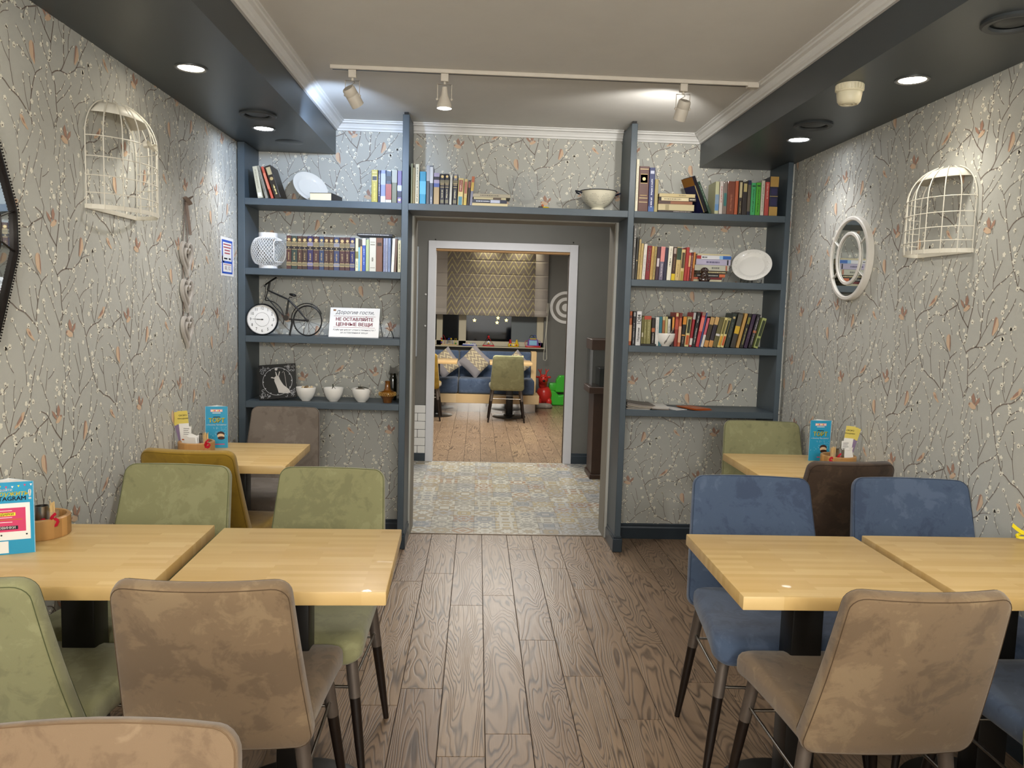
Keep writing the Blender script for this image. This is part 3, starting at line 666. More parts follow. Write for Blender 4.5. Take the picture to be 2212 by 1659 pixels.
# ------------------------------------------------------------------ caddies, cards, leaflets
CW = blockwood('caddy_wood', ('#a9763f', '#8a5a2b', '#bd8a50'), (.12, .022))
YEL, PINK, CARDB, WHT, INK, REDR = pm('print_yellow', '#f0df3a', .5), pm('print_pink', '#d8406e', .5), pm('card_blue', '#2c9bc6', .35), pm('paper_white', '#f2f0ec', .6), pm('print_ink', '#171a26', .5), pm('red_ribbon', '#c01430', .4)
def caddy(cx, cy, z, R, label, grp='wooden caddies on the tables', rot=0, ribbon=(.6, -.6)):
    r = thing('round_caddy', label, 'caddy', (cx, cy, z), (0, 0, rot), grp)
    b = MB(); b.use(CW).lathe([(0, 0), (R*.97, 0), (R, .004), (R, .058), (R-.003, .061), (R-.011, .061), (R-.013, .057), (R-.013, .010), (0, .010)], 40); b.build('bowl', r); return r
def tool_cup(cx, cy, z, label, grp, h=.085, R=.020):
    r = thing('metal_cup', label, 'cup', (cx, cy, z), (0, 0, 0), grp)
    b = MB(); b.use(STEEL).lathe([(0, 0), (R, 0), (R, h), (R-.0015, h), (R-.0015, .003), (0, .003)], 28); b.build('cup', r); return r
def toothpicks(cx, cy, z, label, grp, ribbon=1):
    r = thing('toothpick_glass', label, 'toothpick holder', (cx, cy, z), (0, 0, 0), grp)
    b = MB(); b.use(pm('clear_glass', '#e8eef0', .03, trans=.5, ior=1.3, alpha=.09)).lathe([(0, 0), (.017, 0), (.017, .07), (.0158, .07), (.0158, .003), (0, .003)], 24); b.build('glass', r)
    rn = random.Random(int(cx*1000)); b = MB(); b.use(pm('toothpick_wood', '#e0c087', .6))
    for i in range(26):
        a, q = rn.random()*6.28, rn.random()*.012; b.tube([(q*math.cos(a), q*math.sin(a), .004), (q*1.1*math.cos(a), q*1.1*math.sin(a), .088+rn.random()*.012)], .0011, 5)
    o = b.build('toothpicks', r); o['kind'] = 'stuff'
    b = MB(); b.use(REDR)
    def rib(pts, w_=.004):
        for i in range(len(pts)-1):
            p, q = Vector(pts[i]), Vector(pts[i+1]); t = (q-p).normalized(); s_ = t.cross(Vector((0, -1, 0.2))).normalized()*w_; n = t.cross(s_).normalized()*.0006
            b.poly([p-s_+n, q-s_+n, q+s_+n, p+s_+n]); b.poly([p-s_-n, p+s_-n, q+s_-n, q-s_-n])
    b.lathe([(.0176, .030), (.0176, .038)], 20)
    rib([(.0, -.019, .034), (-.018, -.022, .05), (-.028, -.023, .036), (-.012, -.022, .028), (0, -.019, .034)]); rib([(0, -.019, .034), (.016, -.022, .052), (.028, -.024, .046), (.02, -.023, .03), (0, -.019, .034)])
    rib([(0, -.02, .034), (-.006, -.026, .012), (-.012, -.034, -.012)]); rib([(0, -.02, .034), (.012, -.03, .058), (.024, -.03, .070)])
    b.build('ribbon', r); return r
def napkins(cx, cy, z, label, grp, rz=0):
    r = thing('paper_napkins', label, 'napkins', (cx, cy, z), (0, 0, math.radians(rz)), grp); rn = random.Random(int(cy*997))
    for i in range(5):
        b = MB(); b.use(WHT); y = -.012+i*.006; h = .062+rn.random()*.02; w_ = .030; n = 6; lean = rn.uniform(-.008, .012)
        base = len(b.v)
        for sgn in (0, .0016):
            for j in range(n+1):
                t = j/n
                for k in range(3): b.v.append(Vector(((k-1)*w_*(1-.1*t)+.004*math.sin(5*t+i), y+sgn+lean*t*t+.003*math.sin(3*k+i), t*(h+.012*(k == (i % 3))))))
        m_ = (n+1)*3
        for s_ in (0, m_):
            for j in range(n):
                for k in range(2): q = [base+s_+j*3+k, base+s_+j*3+k+1, base+s_+j*3+k+4, base+s_+j*3+k+3]; b.face(q if s_ == 0 else q[::-1], True)
        b.build('napkin', r)
    return r
def plane_card(w_, h, M, mb, mat, th=.0006):
    mb.use(mat).box(-w_/2, w_/2, 0, th, 0, h, M)
def rect_on(mb, mat, x0, x1, z0, z1, M, e=.0004):
    mb.use(mat); mb.poly([M @ Vector((x0, -e, z0)), M @ Vector((x1, -e, z0)), M @ Vector((x1, -e, z1)), M @ Vector((x0, -e, z1))])
def txt_on(mb, mat, s_, size, x, z, M, e=.0006, bold=.02, align='CENTER', shear=0, sx=1, rot=0):
    c, s2 = math.cos(rot), math.sin(rot)
    mb.use(mat).text(s_, size, lambda a, b2: M @ Vector((x+(a*sx)*c-b2*s2, -e, z+(a*sx)*s2+b2*c)), align, bold, shear)
def tent(label, name, loc, rz, w_, h, front, grp, dep=.05):
    """free-standing triangular card; the front face looks along local -y"""
    r = thing(name, label, 'table card', loc, (0, 0, math.radians(rz)), grp)
    pts = [Vector((-w_/2, 0, 0)), Vector((w_/2, 0, 0)), Vector((0, dep, 0))]
    names = ('front_panel', 'side_panel', 'side_panel')
    for i in range(3):
        p, q = pts[i], pts[(i+1) % 3]; d = (q-p); L = d.length; X = d.normalized(); N = X.cross(Vector((0, 0, 1))); mid = (p+q)/2
        M = Matrix(((X.x, -N.x, 0, mid.x), (X.y, -N.y, 0, mid.y), (X.z, 0, 1, 0), (0, 0, 0, 1)))
        b = MB(); plane_card(L, h, M, b, CARDB); 
        b.use(WHT).box(-L/2+.0004, L/2-.0004, .0007, .0011, .0004, h-.0002, M)
        if i == 0: front(b, M, w_, h)
        else: side(b, M, L, h)
        b.build(names[i], r)
    return r
def side(b, M, w_, h):
    for k in range(3): rect_on(b, WHT, -w_*.25, w_*.2, h*(.55-.16*k), h*(.59-.16*k), M)
def front_torte(b, M, w_, h):
    k = w_/.10
    rect_on(b, pm('print_soft_pink', '#f0b9b4', .5), -.026*k, .026*k, h*.87, h*.93, M)
    for q in range(7): rect_on(b, (WHT, YEL, PINK)[q % 3], (-.022+.0065*q)*k, (-.018+.0065*q)*k, h*.885, h*.915, M, .0008)
    rect_on(b, WHT, -.018*k, .018*k, h*.835, h*.85, M)
    rect_on(b, INK, -.014*k, .016*k, h*.735, h*.755, M)
    txt_on(b, INK, 'ТОРТ', h*.145, .0012, h*.652, M, .0005, .035, sx=.95); txt_on(b, YEL, 'ТОРТ', h*.145, 0, h*.66, M, .0008, .03, sx=.95)
    txt_on(b, WHT, 'к Вашему Празднику!', h*.042, 0, h*.56, M, .0007, .02)
    rn = random.Random(2)
    for i in range(40):
        x, z = rn.uniform(-.45, .45)*w_, rn.uniform(.25, .5)*h; q = .0008; rect_on(b, WHT, x-q, x+q, z-q, z+q, M)
    choc, crm = pm('print_chocolate', '#3a1f18', .5), pm('print_cream', '#e3c6a3', .5)
    b.use(choc); b.poly([M @ Vector((x, -.0005, z)) for x, z in ell(w_*.18, h*.33, w_*.17, h*.07, 16)]); b.use(crm); b.poly([M @ Vector((x, -.0007, z)) for x, z in ell(w_*.18, h*.29, w_*.16, h*.055, 16)])
    b.use(choc); b.poly([M @ Vector((x, -.0009, z)) for x, z in ell(w_*.2, h*.24, w_*.16, h*.04, 16)])
    rect_on(b, PINK, -.01*k, .035*k, h*.08, h*.10, M)
def leaflets(label, loc, rz, grp, tilt=14, flip=1):
    r = thing('leaflet_fan', label, 'leaflets', loc, (math.radians(-tilt), 0, math.radians(rz)), grp)
    for i in range(3):
        M = Matrix.Translation((flip*.002*i, .004+.003*i, .005-.003*i)) @ Matrix.Rotation(math.radians(flip*(4+4*i)), 4, 'Y')
        b = MB(); plane_card(.045, .185, M, b, pm('leaflet_lilac', '#8d7a99', .5) if i else WHT)
        rect_on(b, pm('leaflet_yellow', '#e2cf6a', .5), -.0225, .0225, .125, .185, M)
        if i == 0:
            txt_on(b, INK, 'СКОРО', .0105, 0, .163, M, bold=.03); txt_on(b, INK, 'ПРАЗДНИК?', .0085, 0, .148, M, bold=.03)
        b.build('leaflet', r)
    M = Matrix.Translation((0, -.004, 0)) @ Matrix.Rotation(math.radians(-flip*3), 4, 'Y')
    b = MB(); plane_card(.042, .118, M, b, WHT); g = pm('print_grey', '#8d8a88', .6)
    for k in range(5): rect_on(b, g, -.014, .012-.004*(k % 2), .105-.009*k, .108-.009*k, M)
    rect_on(b, pm('print_orange', '#c96a35', .5), -.021, .021, .050, .056, M); rect_on(b, PINK, -.012, -.006, .025, .031, M); b.build('receipt', r); return r
TZ = .7503
# front left table
GCD = 'condiment caddies on the tables'
c1 = pZ(100, 1142, .75)
caddy(-1.315, 2.40, TZ, .084, 'round wooden caddy beside the blue card on the front left table', GCD)
zc = TZ+.0105
tool_cup(-1.300, 2.385, zc, 'steel cup in the wooden caddy on the front left table', 'steel cups in caddies', .082, .019)
toothpicks(-1.262, 2.375, zc, 'bundle of toothpicks with red ribbon in the front left caddy', 'ribboned toothpick glasses')
napkins(-1.350, 2.372, zc, 'crumpled white napkins in the front left caddy', 'napkins in caddies', 10)
def front_insta(b, M, w_, h):
    for k, c in enumerate((YEL, PINK, WHT, YEL, PINK, WHT)):
        x = -w_*.1+k*w_*.11; b.use(c); b.poly([M @ Vector((x+dx, -.0006, h*(.955-.012*math.sin(k))+dz)) for dx, dz in ((-.003, 0), (0, -.006), (.003, 0))])
    txt_on(b, WHT, 'Давайте', .011, w_*-.05, h*.895, M); txt_on(b, YEL, 'дружить', .020, w_*.09, h*.84, M, .0007, .02, shear=.2); txt_on(b, INK, 'INSTAGRAM', .0165, w_*.02, h*.77, M, .0007, .035); txt_on(b, WHT, '!', .040, w_*.425, h*.815, M, .0009, .04)
    rect_on(b, WHT, -w_*.42, w_*.42, h*.20, h*.71, M, .0005); rect_on(b, PINK, -w_*.36, w_*.34, h*.315, h*.645, M, .0007)
    rect_on(b, YEL, -w_*.22, w_*.16, h*.535, h*.580, M, .0009); txt_on(b, INK, 'ПОДАРКИ', .0085, -w_*.03, h*.557, M, .0011, .02)
    for z in (.60, .505, .44): rect_on(b, WHT, -w_*.14, w_*.10, h*(z+.004), h*(z+.012), M, .0009)
    rect_on(b, pm('print_orange', '#c96a35', .5), -w_*.2, w_*.28, h*.475, h*.490, M, .0009)
    rect_on(b, INK, -w_*.24, w_*.20, h*.345, h*.395, M, .0009); txt_on(b, WHT, 'НОВИНКИ', .0095, -w_*.02, h*.37, M, .0011, .03)
    for x in (-.32, -.2, -.1, .35): b.use(INK); b.poly([M @ Vector((a, -.0008, z)) for a, z in ell(w_*x, h*.27, .0025, .0025, 8)])
    rect_on(b, WHT, -w_*.26, w_*.02, h*.02, h*.185, M, .0006)
tent('blue tri-fold card with pink panel beside the caddy, cut by the left edge', 'table_card', (-1.297, 2.203, TZ), 22, .135, .205, front_insta, 'blue table cards', .06)
leaflets('yellow leaflets behind the blue card on the front left table', (-1.352, 2.285, TZ), 8, 'leaflet fans on the tables', 4, -1)
# rear left
caddy(-1.305, 3.712, TZ, .082, 'round wooden caddy on the rear left table behind the mustard chair', GCD)
tool_cup(-1.272, 3.71, zc, 'steel cup in the rear left caddy', 'steel cups in caddies')
toothpicks(-1.250, 3.675, zc, 'toothpicks with red ribbon in the rear left caddy', 'ribboned toothpick glasses')
napkins(-1.318, 3.69, zc, 'white napkins in the rear left caddy', 'napkins in caddies', -8)
leaflets('yellow and white leaflets leaning to the left wall in the rear left caddy', (-1.352, 3.715, zc+.004), 4, 'leaflet fans on the tables', -6, -1)
tent('blue cake advert card standing behind the rear left caddy', 'table_card', (-1.262, 3.868, TZ), 12, .105, .205, front_torte, 'blue table cards')
# rear right
caddy(1.762, 3.690, TZ, .082, 'round wooden caddy on the rear right table behind the dark brown chair', GCD)
tool_cup(1.752, 3.655, zc, 'steel cup in the rear right caddy', 'steel cups in caddies')
toothpicks(1.718, 3.650, zc, 'toothpicks with red ribbon in the rear right caddy', 'ribboned toothpick glasses')
napkins(1.792, 3.665, zc, 'white napkins in the rear right caddy', 'napkins in caddies', 5)
leaflets('yellow and white leaflets leaning to the right wall in the rear right caddy', (1.800, 3.700, zc+.004), -4, 'leaflet fans on the tables', -6, 1)
tent('blue cake advert card standing behind the rear right caddy', 'table_card', (1.738, 3.850, TZ), 2, .110, .205, front_torte, 'blue table cards')
# yellow ribbon at the right edge
b = MB(); b.use(pm('yellow_ribbon', '#ecd813', .4))
def ribbon(b, pts, w_, up=(0, 0, 1)):
    U = Vector(up)*w_/2
    for i in range(len(pts)-1):
        p, q = Vector(pts[i]), Vector(pts[i+1]); n = (q-p).cross(U).normalized()*.0006
        b.poly([p-U+n, q-U+n, q+U+n, p+U+n], True); b.poly([p-U-n, p+U-n, q+U-n, q-U-n], True)
c = Vector((1.852, 2.49, TZ+.012))
ribbon(b, [c+Vector((-.055+.012*i, -.004*i, .042-.012*i+.0012*i*i)) for i in range(6)], .012, (.3, 0, 1))
ribbon(b, [c+Vector((-.022+.026*math.cos(t)*.7, .004*math.sin(2*t), .006+.007*math.sin(t))) for t in [i*math.pi/8 for i in range(17)]], .008, (0, .5, 1))
tag(b.build('yellow_ribbon'), 'bright yellow ribbon bow lying on the table at the right edge', 'ribbon')
# ------------------------------------------------------------------ books
YS = D+.016                                # spine plane
PG = pm('book_pages', '#d9cba6', .8)
def bk(c, rough=.45, coat=.1): return pm('cover_'+c.lstrip('#'), c, rough, coat=coat)
FOIL, WHI, BLK = pm('spine_gold', '#bda878', .4, .3), pm('spine_white', '#dedad0', .5), pm('spine_black', '#16141a', .5)
def spine(b, st, w_, h, rn):
    """flat print on the spine: list of (kind, z0, z1, colour) in fractions of the height"""
    e = .0007
    def R(z0, z1, mat, x0=.12, x1=.88, q=0): b.use(mat); b.poly([(w_*x0, -e-q, h*z0), (w_*x1, -e-q, h*z0), (w_*x1, -e-q, h*z1), (w_*x0, -e-q, h*z1)])
    for s_ in st:
        k = s_[0]
        if k == 'b': R(s_[1], s_[2], bk(s_[3]), .0, 1)                       # full-width band
        elif k == 'l': R(s_[1], s_[2], bk(s_[3]), .16, .84)                  # label
        elif k == 't':                                                       # vertical lettering too small to read: dashes
            z = s_[1]; col = bk(s_[3])
            while z < s_[2]:
                q = rn.uniform(.010, .035); R(z, min(z+q, s_[2]), col, rn.uniform(.36, .44), rn.uniform(.56, .64), .0002); z += q+rn.choice((.006, .008, .02))
        elif k == 'g':                                                       # foil lines
            for z in s_[1:]: R(z, z+.012, FOIL, .08, .92, .0002)
        elif k == 'm':                                                       # round foil medallion
            b.use(FOIL); b.poly([(w_*.5+min(w_*.30, .010)*math.cos(a), -e-.0002, h*s_[1]+min(w_*.30, .010)*math.sin(a)) for a in [i*math.pi/6 for i in range(12)]])
        elif k == 'T':                                                       # readable lettering
            b.use(bk(s_[4])).text(s_[1], w_*s_[5], lambda x, y, s_=s_: Vector((w_*.5-y, -e-.0003, h*(s_[2]+s_[3])/2+x*min(1, h*(s_[3]-s_[2])/(w_*s_[5]*.62*len(s_[1]))))), 'CENTER', .02)
def book(x0, x1, z, h, col, desc, label, group, style=(), depth=.15, tilt=0, y=YS, rz=0, soft=True, cover=None):
    w_ = max(.006, x1-x0); r = thing('book', label, 'book', (x0, y, z), (0, tilt, rz), group); rn = random.Random(int((x0+9)*7919) % 9973)
    depth = min(depth, .29) ; t = .0016
    b = MB(); b.use(bk(col)); r_ = min(.003, w_*.2)
    P = [(0, depth), (0, r_), (r_*.3, r_*.3), (r_, 0), (w_-r_, 0), (w_-r_*.3, r_*.3), (w_, r_), (w_, depth), (w_-t, depth), (w_-t, t*1.3), (t, t*1.3), (t, depth)]
    n = len(P); base = len(b.v)
    for zz in (0, h): b.v += [Vector((p[0], p[1], zz)) for p in P]
    for i in range(n): j = (i+1) % n; b.face([base+i, base+j, base+n+j, base+n+i])
    for zz, o_ in ((0, 0), (1, n)):
        for q in ((0, 1, 10, 11), (1, 2, 3, 10), (3, 4, 9, 10), (4, 5, 6, 9), (6, 7, 8, 9)):
            f_ = [base+o_+k for k in q]; b.face(f_ if zz else f_[::-1])
    if style: spine(b, style, w_, h, rn)
    if cover: cover(b, w_, h, depth)
    b.build('cover', r)
    q = .003; b = MB(); b.use(PG).box(t*1.02, w_-t*1.02, t*1.4, depth-q, q, h-q); b.build('pages', r); return r
ORD = ['first', 'second', 'third', 'fourth', 'fifth', 'sixth', 'seventh', 'eighth', 'ninth', 'tenth', 'eleventh', 'twelfth', 'thirteenth', 'fourteenth', 'fifteenth', 'sixteenth', 'seventeenth', 'eighteenth', 'nineteenth', 'twentieth', 'twenty-first', 'twenty-second', 'twenty-third', 'twenty-fourth', 'twenty-fifth', 'twenty-sixth', 'twenty-seventh', 'twenty-eighth', 'twenty-ninth', 'thirtieth', 'thirty-first', 'thirty-second', 'thirty-third', 'thirty-fourth', 'thirty-fifth', 'thirty-sixth']
def row(zs, vb, group, where, items, depth=.15):
    """items: (u0, u1, vtop, colour, description, style, lean_px)"""
    last = -9
    for i, it in enumerate(items):
        u0, u1, vt, col, desc, st = it[:6]; lean = it[6] if len(it) > 6 else 0
        a, c_ = pY(u0, vb, YS), pY(u1, vb, YS); um = (u0+u1)/2
        hz = pY(um+lean, vt, YS).z-zs; x0, x1 = a.x, c_.x
        dx = pY(u0+lean, vt, YS).x-pY(u0, vt, YS).x
        tilt = math.atan2(dx, hz); h = hz/math.cos(tilt) if not lean else (hz-abs(x1-x0)*0)/math.cos(tilt)
        w_ = (x1-x0)*math.cos(tilt)-.0006
        zz = zs+(.0002 if tilt >= 0 else .0002)
        if tilt > 0: zz += w_*math.sin(tilt)
        lab = '%s, %s %s' % (desc, ORD[i], where)
        if len(lab.split()) > 16: lab = '%s, %s %s' % (' '.join(desc.split()[:16-1-len(where.split())]), ORD[i], where)
        book(x0, x0+w_, zz, h, col, desc, lab, group, st, depth, tilt)
V = lambda c, l2='#75694f': [('m', .885), ('b', .70, .81, l2), ('b', .60, .69, '#201b1e'), ('g', .69, .81, .59), ('t', .28, .5, '#a08c66'), ('b', .11, .20, l2), ('g', .105, .20), ('t', .63, .66, '#b8a880')]
vb = 584
BL = 'book from the left on the second-highest left shelf, right of the lantern'
row(T2, vb, 'books on the second-highest left shelf', 'book right of the white lantern',
 [(618.7, 629.2, 508.7, '#4c2f2a', 'maroon-brown volume with gold medallion', V(0)), (629.2, 642.2, 509.5, '#2f3b35', 'dark green volume with gold medallion', V(0)), (642.2, 652.3, 510, '#4a332b', 'brown volume with gold medallion', V(0)),
  (652.3, 663.9, 510.5, '#3f3027', 'dark brown volume with gold medallion', V(0)), (663.9, 676.2, 510, '#322c50', 'indigo volume with gold medallion', V(0, '#77738a')), (676.2, 689.2, 511, '#472f2f', 'dull maroon volume with gold medallion', V(0)),
  (689.2, 699.7, 511, '#34405a', 'slate blue volume with gold medallion', V(0, '#6c6c66')), (699.7, 710.5, 511.5, '#46302a', 'warm brown volume with gold medallion', V(0)), (710.5, 720.7, 512, '#4a352b', 'brown volume with pale gold bands', V(0)),
  (720.7, 733, 512.5, '#3a405c', 'slate navy volume with gold medallion', V(0, '#80808a')), (733, 744.9, 513, '#4a2f2e', 'maroon volume with gold medallion', V(0)), (744.9, 755.4, 513, '#482e2e', 'deep maroon volume with gold medallion', V(0)), (755.4, 766.2, 513.5, '#2e2c58', 'bright indigo volume with gold medallion', V(0, '#6c6c78')),
  (767.2, 773.8, 515, '#d8d4ae', 'slim cream paperback with olive photo', [('b', .38, .6, '#7d7848'), ('t', .1, .3, '#777052')]), (773.8, 777.6, 516, '#7fb3c8', 'very slim light blue paperback', [('b', .74, 1, '#3a3838')]), (777.6, 782, 517, '#c9a878', 'very slim tan paperback', [('b', .78, 1, '#4a4440')]),
  (782.2, 789.5, 515, '#3a56a4', 'royal blue book with cream top label', [('b', .79, 1, '#e3dfc4'), ('t', .5, .72, '#b9c6ea'), ('t', .2, .42, '#b9c6ea')]), (789.8, 796.8, 517.5, '#a9b58a', 'pale green book', [('b', 0, .02, '#8a9468')]), (797.3, 812, 513.7, '#c9c6b8', 'thick pale grey hardback', [('l', .86, .88, '#8c8878'), ('l', .78, .81, '#8c8878'), ('t', .3, .42, '#6f6b60'), ('l', .1, .12, '#8c8878')]),
  (812, 826, 514, '#74503f', 'thick red-brown hardback', [('l', .76, .86, '#3a2c22')]), (827.5, 832.2, 514.5, '#8b8fa8', 'slim lavender book', [('t', .1, .8, '#5d6078')]), (832.2, 837.2, 514.5, '#9598a8', 'slim grey-lilac book', [('t', .1, .8, '#5d6078')]), (837.5, 843.3, 514.5, '#7f8ba6', 'slim blue-grey book', [('t', .1, .85, '#53607e')]),
  (844.5, 850.8, 515, '#e4e1d2', 'slim white book leaning right', [('t', .3, .8, '#b9b6aa')], 2.5), (851.2, 856, 516, '#6b564c', 'slim dark brown book leaning right', [], 2), (858.5, 866, 519, '#c9c1a0', 'cream paperback against the post', [('t', .1, .9, '#55503e')])])
a, c_ = pY(771, 513, YS), pY(848, 513, YS)
def lying(u0, u1, vt, vb, col, desc, group, style=None, depth=.16, z=None, y=YS, rz=0, pages=False, cat='book'):
    a, c_ = pY(u0, (vt+vb)/2, y), pY(u1, (vt+vb)/2, y); z0 = pY((u0+u1)/2, vb, y).z if z is None else z; h = pY((u0+u1)/2, vt, y).z-pY((u0+u1)/2, vb, y).z
    L = c_.x-a.x; r = thing('book', desc, cat, (a.x, y, z0), (0, 0, rz), group)
    b = MB(); b.use(bk(col)); t = .0016
    if pages: b.box(0, L, 0, depth, 0, t); b.box(0, L, 0, depth, h-t, h); b.box(0, L, depth-t, depth, 0, h)
    else: b.box(0, L, 0, depth, 0, t); b.box(0, L, 0, depth, h-t, h); b.rbox(0, L, 0, t*1.5, 0, h, min(.0012, h*.2), 1)
    rn = random.Random(int(u0*7+vt)); e = .0006
    for s_ in style or ():
        if s_[0] == 'b': b.use(bk(s_[3])); b.poly([(L*s_[1], -e, h*.06), (L*s_[2], -e, h*.06), (L*s_[2], -e, h*.94), (L*s_[1], -e, h*.94)])
        elif s_[0] == 't':
            x = s_[1]; b.use(bk(s_[3]))
            while x < s_[2]: q = rn.uniform(.02, .06); b.poly([(L*x, -e-.0002, h*.35), (L*min(x+q, s_[2]), -e-.0002, h*.35), (L*min(x+q, s_[2]), -e-.0002, h*.65), (L*x, -e-.0002, h*.65)]); x += q+.012
        elif s_[0] == 'T': b.use(bk(s_[4])).text(s_[1], h*.72, lambda x, y_, s_=s_: Vector((L*(s_[2]+s_[3])/2+x*min(1, L*(s_[3]-s_[2])/(h*.72*.62*len(s_[1]))), -e-.0003, h*.5+y_)), 'CENTER', .02)
    b.build('cover', r)
    b = MB(); b.use(PG)
    if pages: b.box(.003, L-.003, .003, depth-t*1.2, t*1.02, h-t*1.02)
    else: b.box(.003, L-.003, t*1.6, depth-.003, t*1.02, h-t*1.02)
    b.build('pages', r); return z0+h
lying(770.5, 848, 507.8, 513.0, '#2a2a2e', 'black paperback lying flat on top of the row by the left centre post', 'books lying flat', [('t', .05, .9, '#b9b9b9')], z=T2+.2053)
# top left shelf
G1 = 'books on the top left shelf'
row(T1, 431, G1, 'leaning book from the left on the top left shelf',
 [(556.8, 567.8, 360, '#c9c4ae', 'cream hardback', [('l', .05, .17, '#e9e6da'), ('t', .3, .9, '#a39d88')], -12), (572.8, 579.3, 358.7, '#8f8c80', 'grey paperback', [('t', .2, .9, '#4a4842')], -19),
  (585.5, 591.2, 361, '#c4553f', 'coral red paperback', [('b', .3, .8, '#d98068')], -22), (594, 608.2, 360, '#2c241c', 'thick black-brown thriller', [('l', .72, .95, '#b9ab86'), ('m', .6), ('t', .12, .42, '#e6d492')], -23)], .17)
row(T1, 436, G1, 'in the right-hand group on the top left shelf',
 [(802, 815.6, 366.8, '#a89a3c', 'thick mustard book with black label', [('l', .68, .80, '#2c2a28'), ('g', .66, .81, .92)]+[('t', .05, .6, '#e0cf5c')]), (816, 821.8, 368, '#25264c', 'slim navy book', [('t', .2, .9, '#dcdbd0')]), (822, 832.5, 367.8, '#7d86ac', 'silver-lilac book in foil wrap', [('b', .55, .9, '#9fa6b0'), ('b', 0, .2, '#c9ccd0')]),
  (832.8, 845.2, 368, '#2c3a4e', 'dark book with red lower half in clear wrap', [('b', .1, .58, '#9c4a40'), ('b', 0, .09, '#c4bfae'), ('b', .68, .82, '#17181c')]), (845.8, 857.2, 365.5, '#6e6e58', 'olive-grey glossy book', [('b', .6, .98, '#9a9a8e')]), (858, 867.5, 369, '#6f5f8c', 'purple book with pale blue square', [('b', .38, .55, '#bcd2e0'), ('b', .18, .36, '#23253c'), ('m', .1)])])
# book lying with its page edge outwards, and the plate behind it
p = pY(716.5, 435.5, D+.012)
r = thing('book', 'thick dark book lying flat with its page edge outward, in front of the white plate', 'book', (p.x, p.y, T1), (0, 0, math.radians(-8)), 'books lying flat')
b = MB(); b.use(bk('#241c1c')); L, dp, h = .132, .195, .0445
for z0 in (0, h-.0022): b.box(-L, 0, 0, dp, z0, z0+.0022)
b.box(-.003, 0, 0, dp, 0, h); b.build('cover', r); b = MB(); b.use(pm('page_edge_cream', '#e8dcbc', .7)).box(-L+.002, -.0032, .003, dp-.003, .0023, h-.0023); b.build('pages', r)
def plate(label, loc, rot, R, group=None, relief=False):
    r = thing('dinner_plate', label, 'plate', loc, rot, group)
    b = MB(); b.use(CHINA); k = R
    b.lathe([(0, .006), (.60*k, .006), (.66*k, .009), (.70*k, .014), (.96*k, .021), (k, .022), (k*1.004, .0195), (.97*k, .017), (.70*k, .009), (.62*k, .0), (.40*k, 0), (0, .001)], 56); b.build('plate_body', r)
    if relief:
        b = MB(); b.use(CHINA)
        for i in range(44):
            a = i*2*math.pi/44; q = .83*k+.035*k*math.sin(i*2.3); b.ball((q*math.cos(a), q*math.sin(a), .0185), .0045, .0028, .0018, 8)
        o = b.build('relief_rim', r); o['kind'] = 'stuff'
    return r
c = pY(668, 401, D+.175)
plate('plain white plate leaning against the wallpaper on the top left shelf', (c.x, c.y, T1+.086), (math.radians(58), math.radians(0), math.radians(38)), .108, 'white plates')
# centre top shelf
NV = [('m', .91), ('b', .69, .80, '#6f6a54'), ('g', .56, .64, .68), ('t', .22, .5, '#d8d2b0'), ('l', .05, .16, '#77735e')]
GCt = 'books on the shelf above the doorway'
row(T1, 441.5, GCt, 'from the left above the doorway',
 [(886.8, 890.8, 353, '#6d6b45', 'very slim olive book', []), (891, 896, 362, '#86754a', 'slim tan-olive book', []), (896.3, 904.8, 354.5, '#c9c0a4', 'tall beige book with dark lettering', [('t', .05, .93, '#55503f')]), (906, 919.5, 370.5, '#2f8fb4', 'bright turquoise book', [('b', .3, .7, '#5ab0d8')]),
  (920.3, 927.2, 357.5, '#55555c', 'slim dark silver book', [('b', .6, 1, '#a9adb6')]), (927.5, 934.8, 358, '#5f6878', 'slim silver and slate book', [('b', .55, .97, '#cfd3da'), ('t', 0, .2, '#e6e6e6')]), (936.3, 948.5, 373.5, '#b49c76', 'tan book with blue and lilac bands', [('b', .55, .67, '#4c62a8'), ('b', .67, .78, '#a79fc0'), ('b', .78, .88, '#1f2030'), ('b', .88, 1, '#a79fc0')]),
  (949.5, 959.8, 375.5, '#17182a', 'black volume with silver emblem', NV), (960, 969.5, 375.5, '#17182a', 'black volume with silver emblem', NV), (969.8, 975.5, 377.5, '#c6c8c4', 'slim white book', [], 1.5), (976.5, 986.8, 376.5, '#15172a', 'black volume with silver emblem', NV, 1.5),
  (987.8, 999.6, 385, '#d6c68c', 'pale yellow book with red and blue labels', [('l', .50, .93, '#8d3f35'), ('l', .0, .32, '#3f86a0'), ('t', .55, .9, '#dfc3ab')], 1.5), (1000.5, 1007.8, 387, '#cdb87e', 'slim pale yellow book with red label', [('l', .45, .9, '#a8604f'), ('l', 0, .3, '#c6b04a')], 2), (1008.3, 1013.5, 389.5, '#2d1c18', 'slim dark red-black book', [('b', .7, .95, '#8a4a3c')], 3), (1013.8, 1020, 381.5, '#7e8196', 'art book with orange and blue spine', [('b', .5, .8, '#c9a84c'), ('b', .8, 1, '#b5633c')], 4.5)])
z = T1+.0008
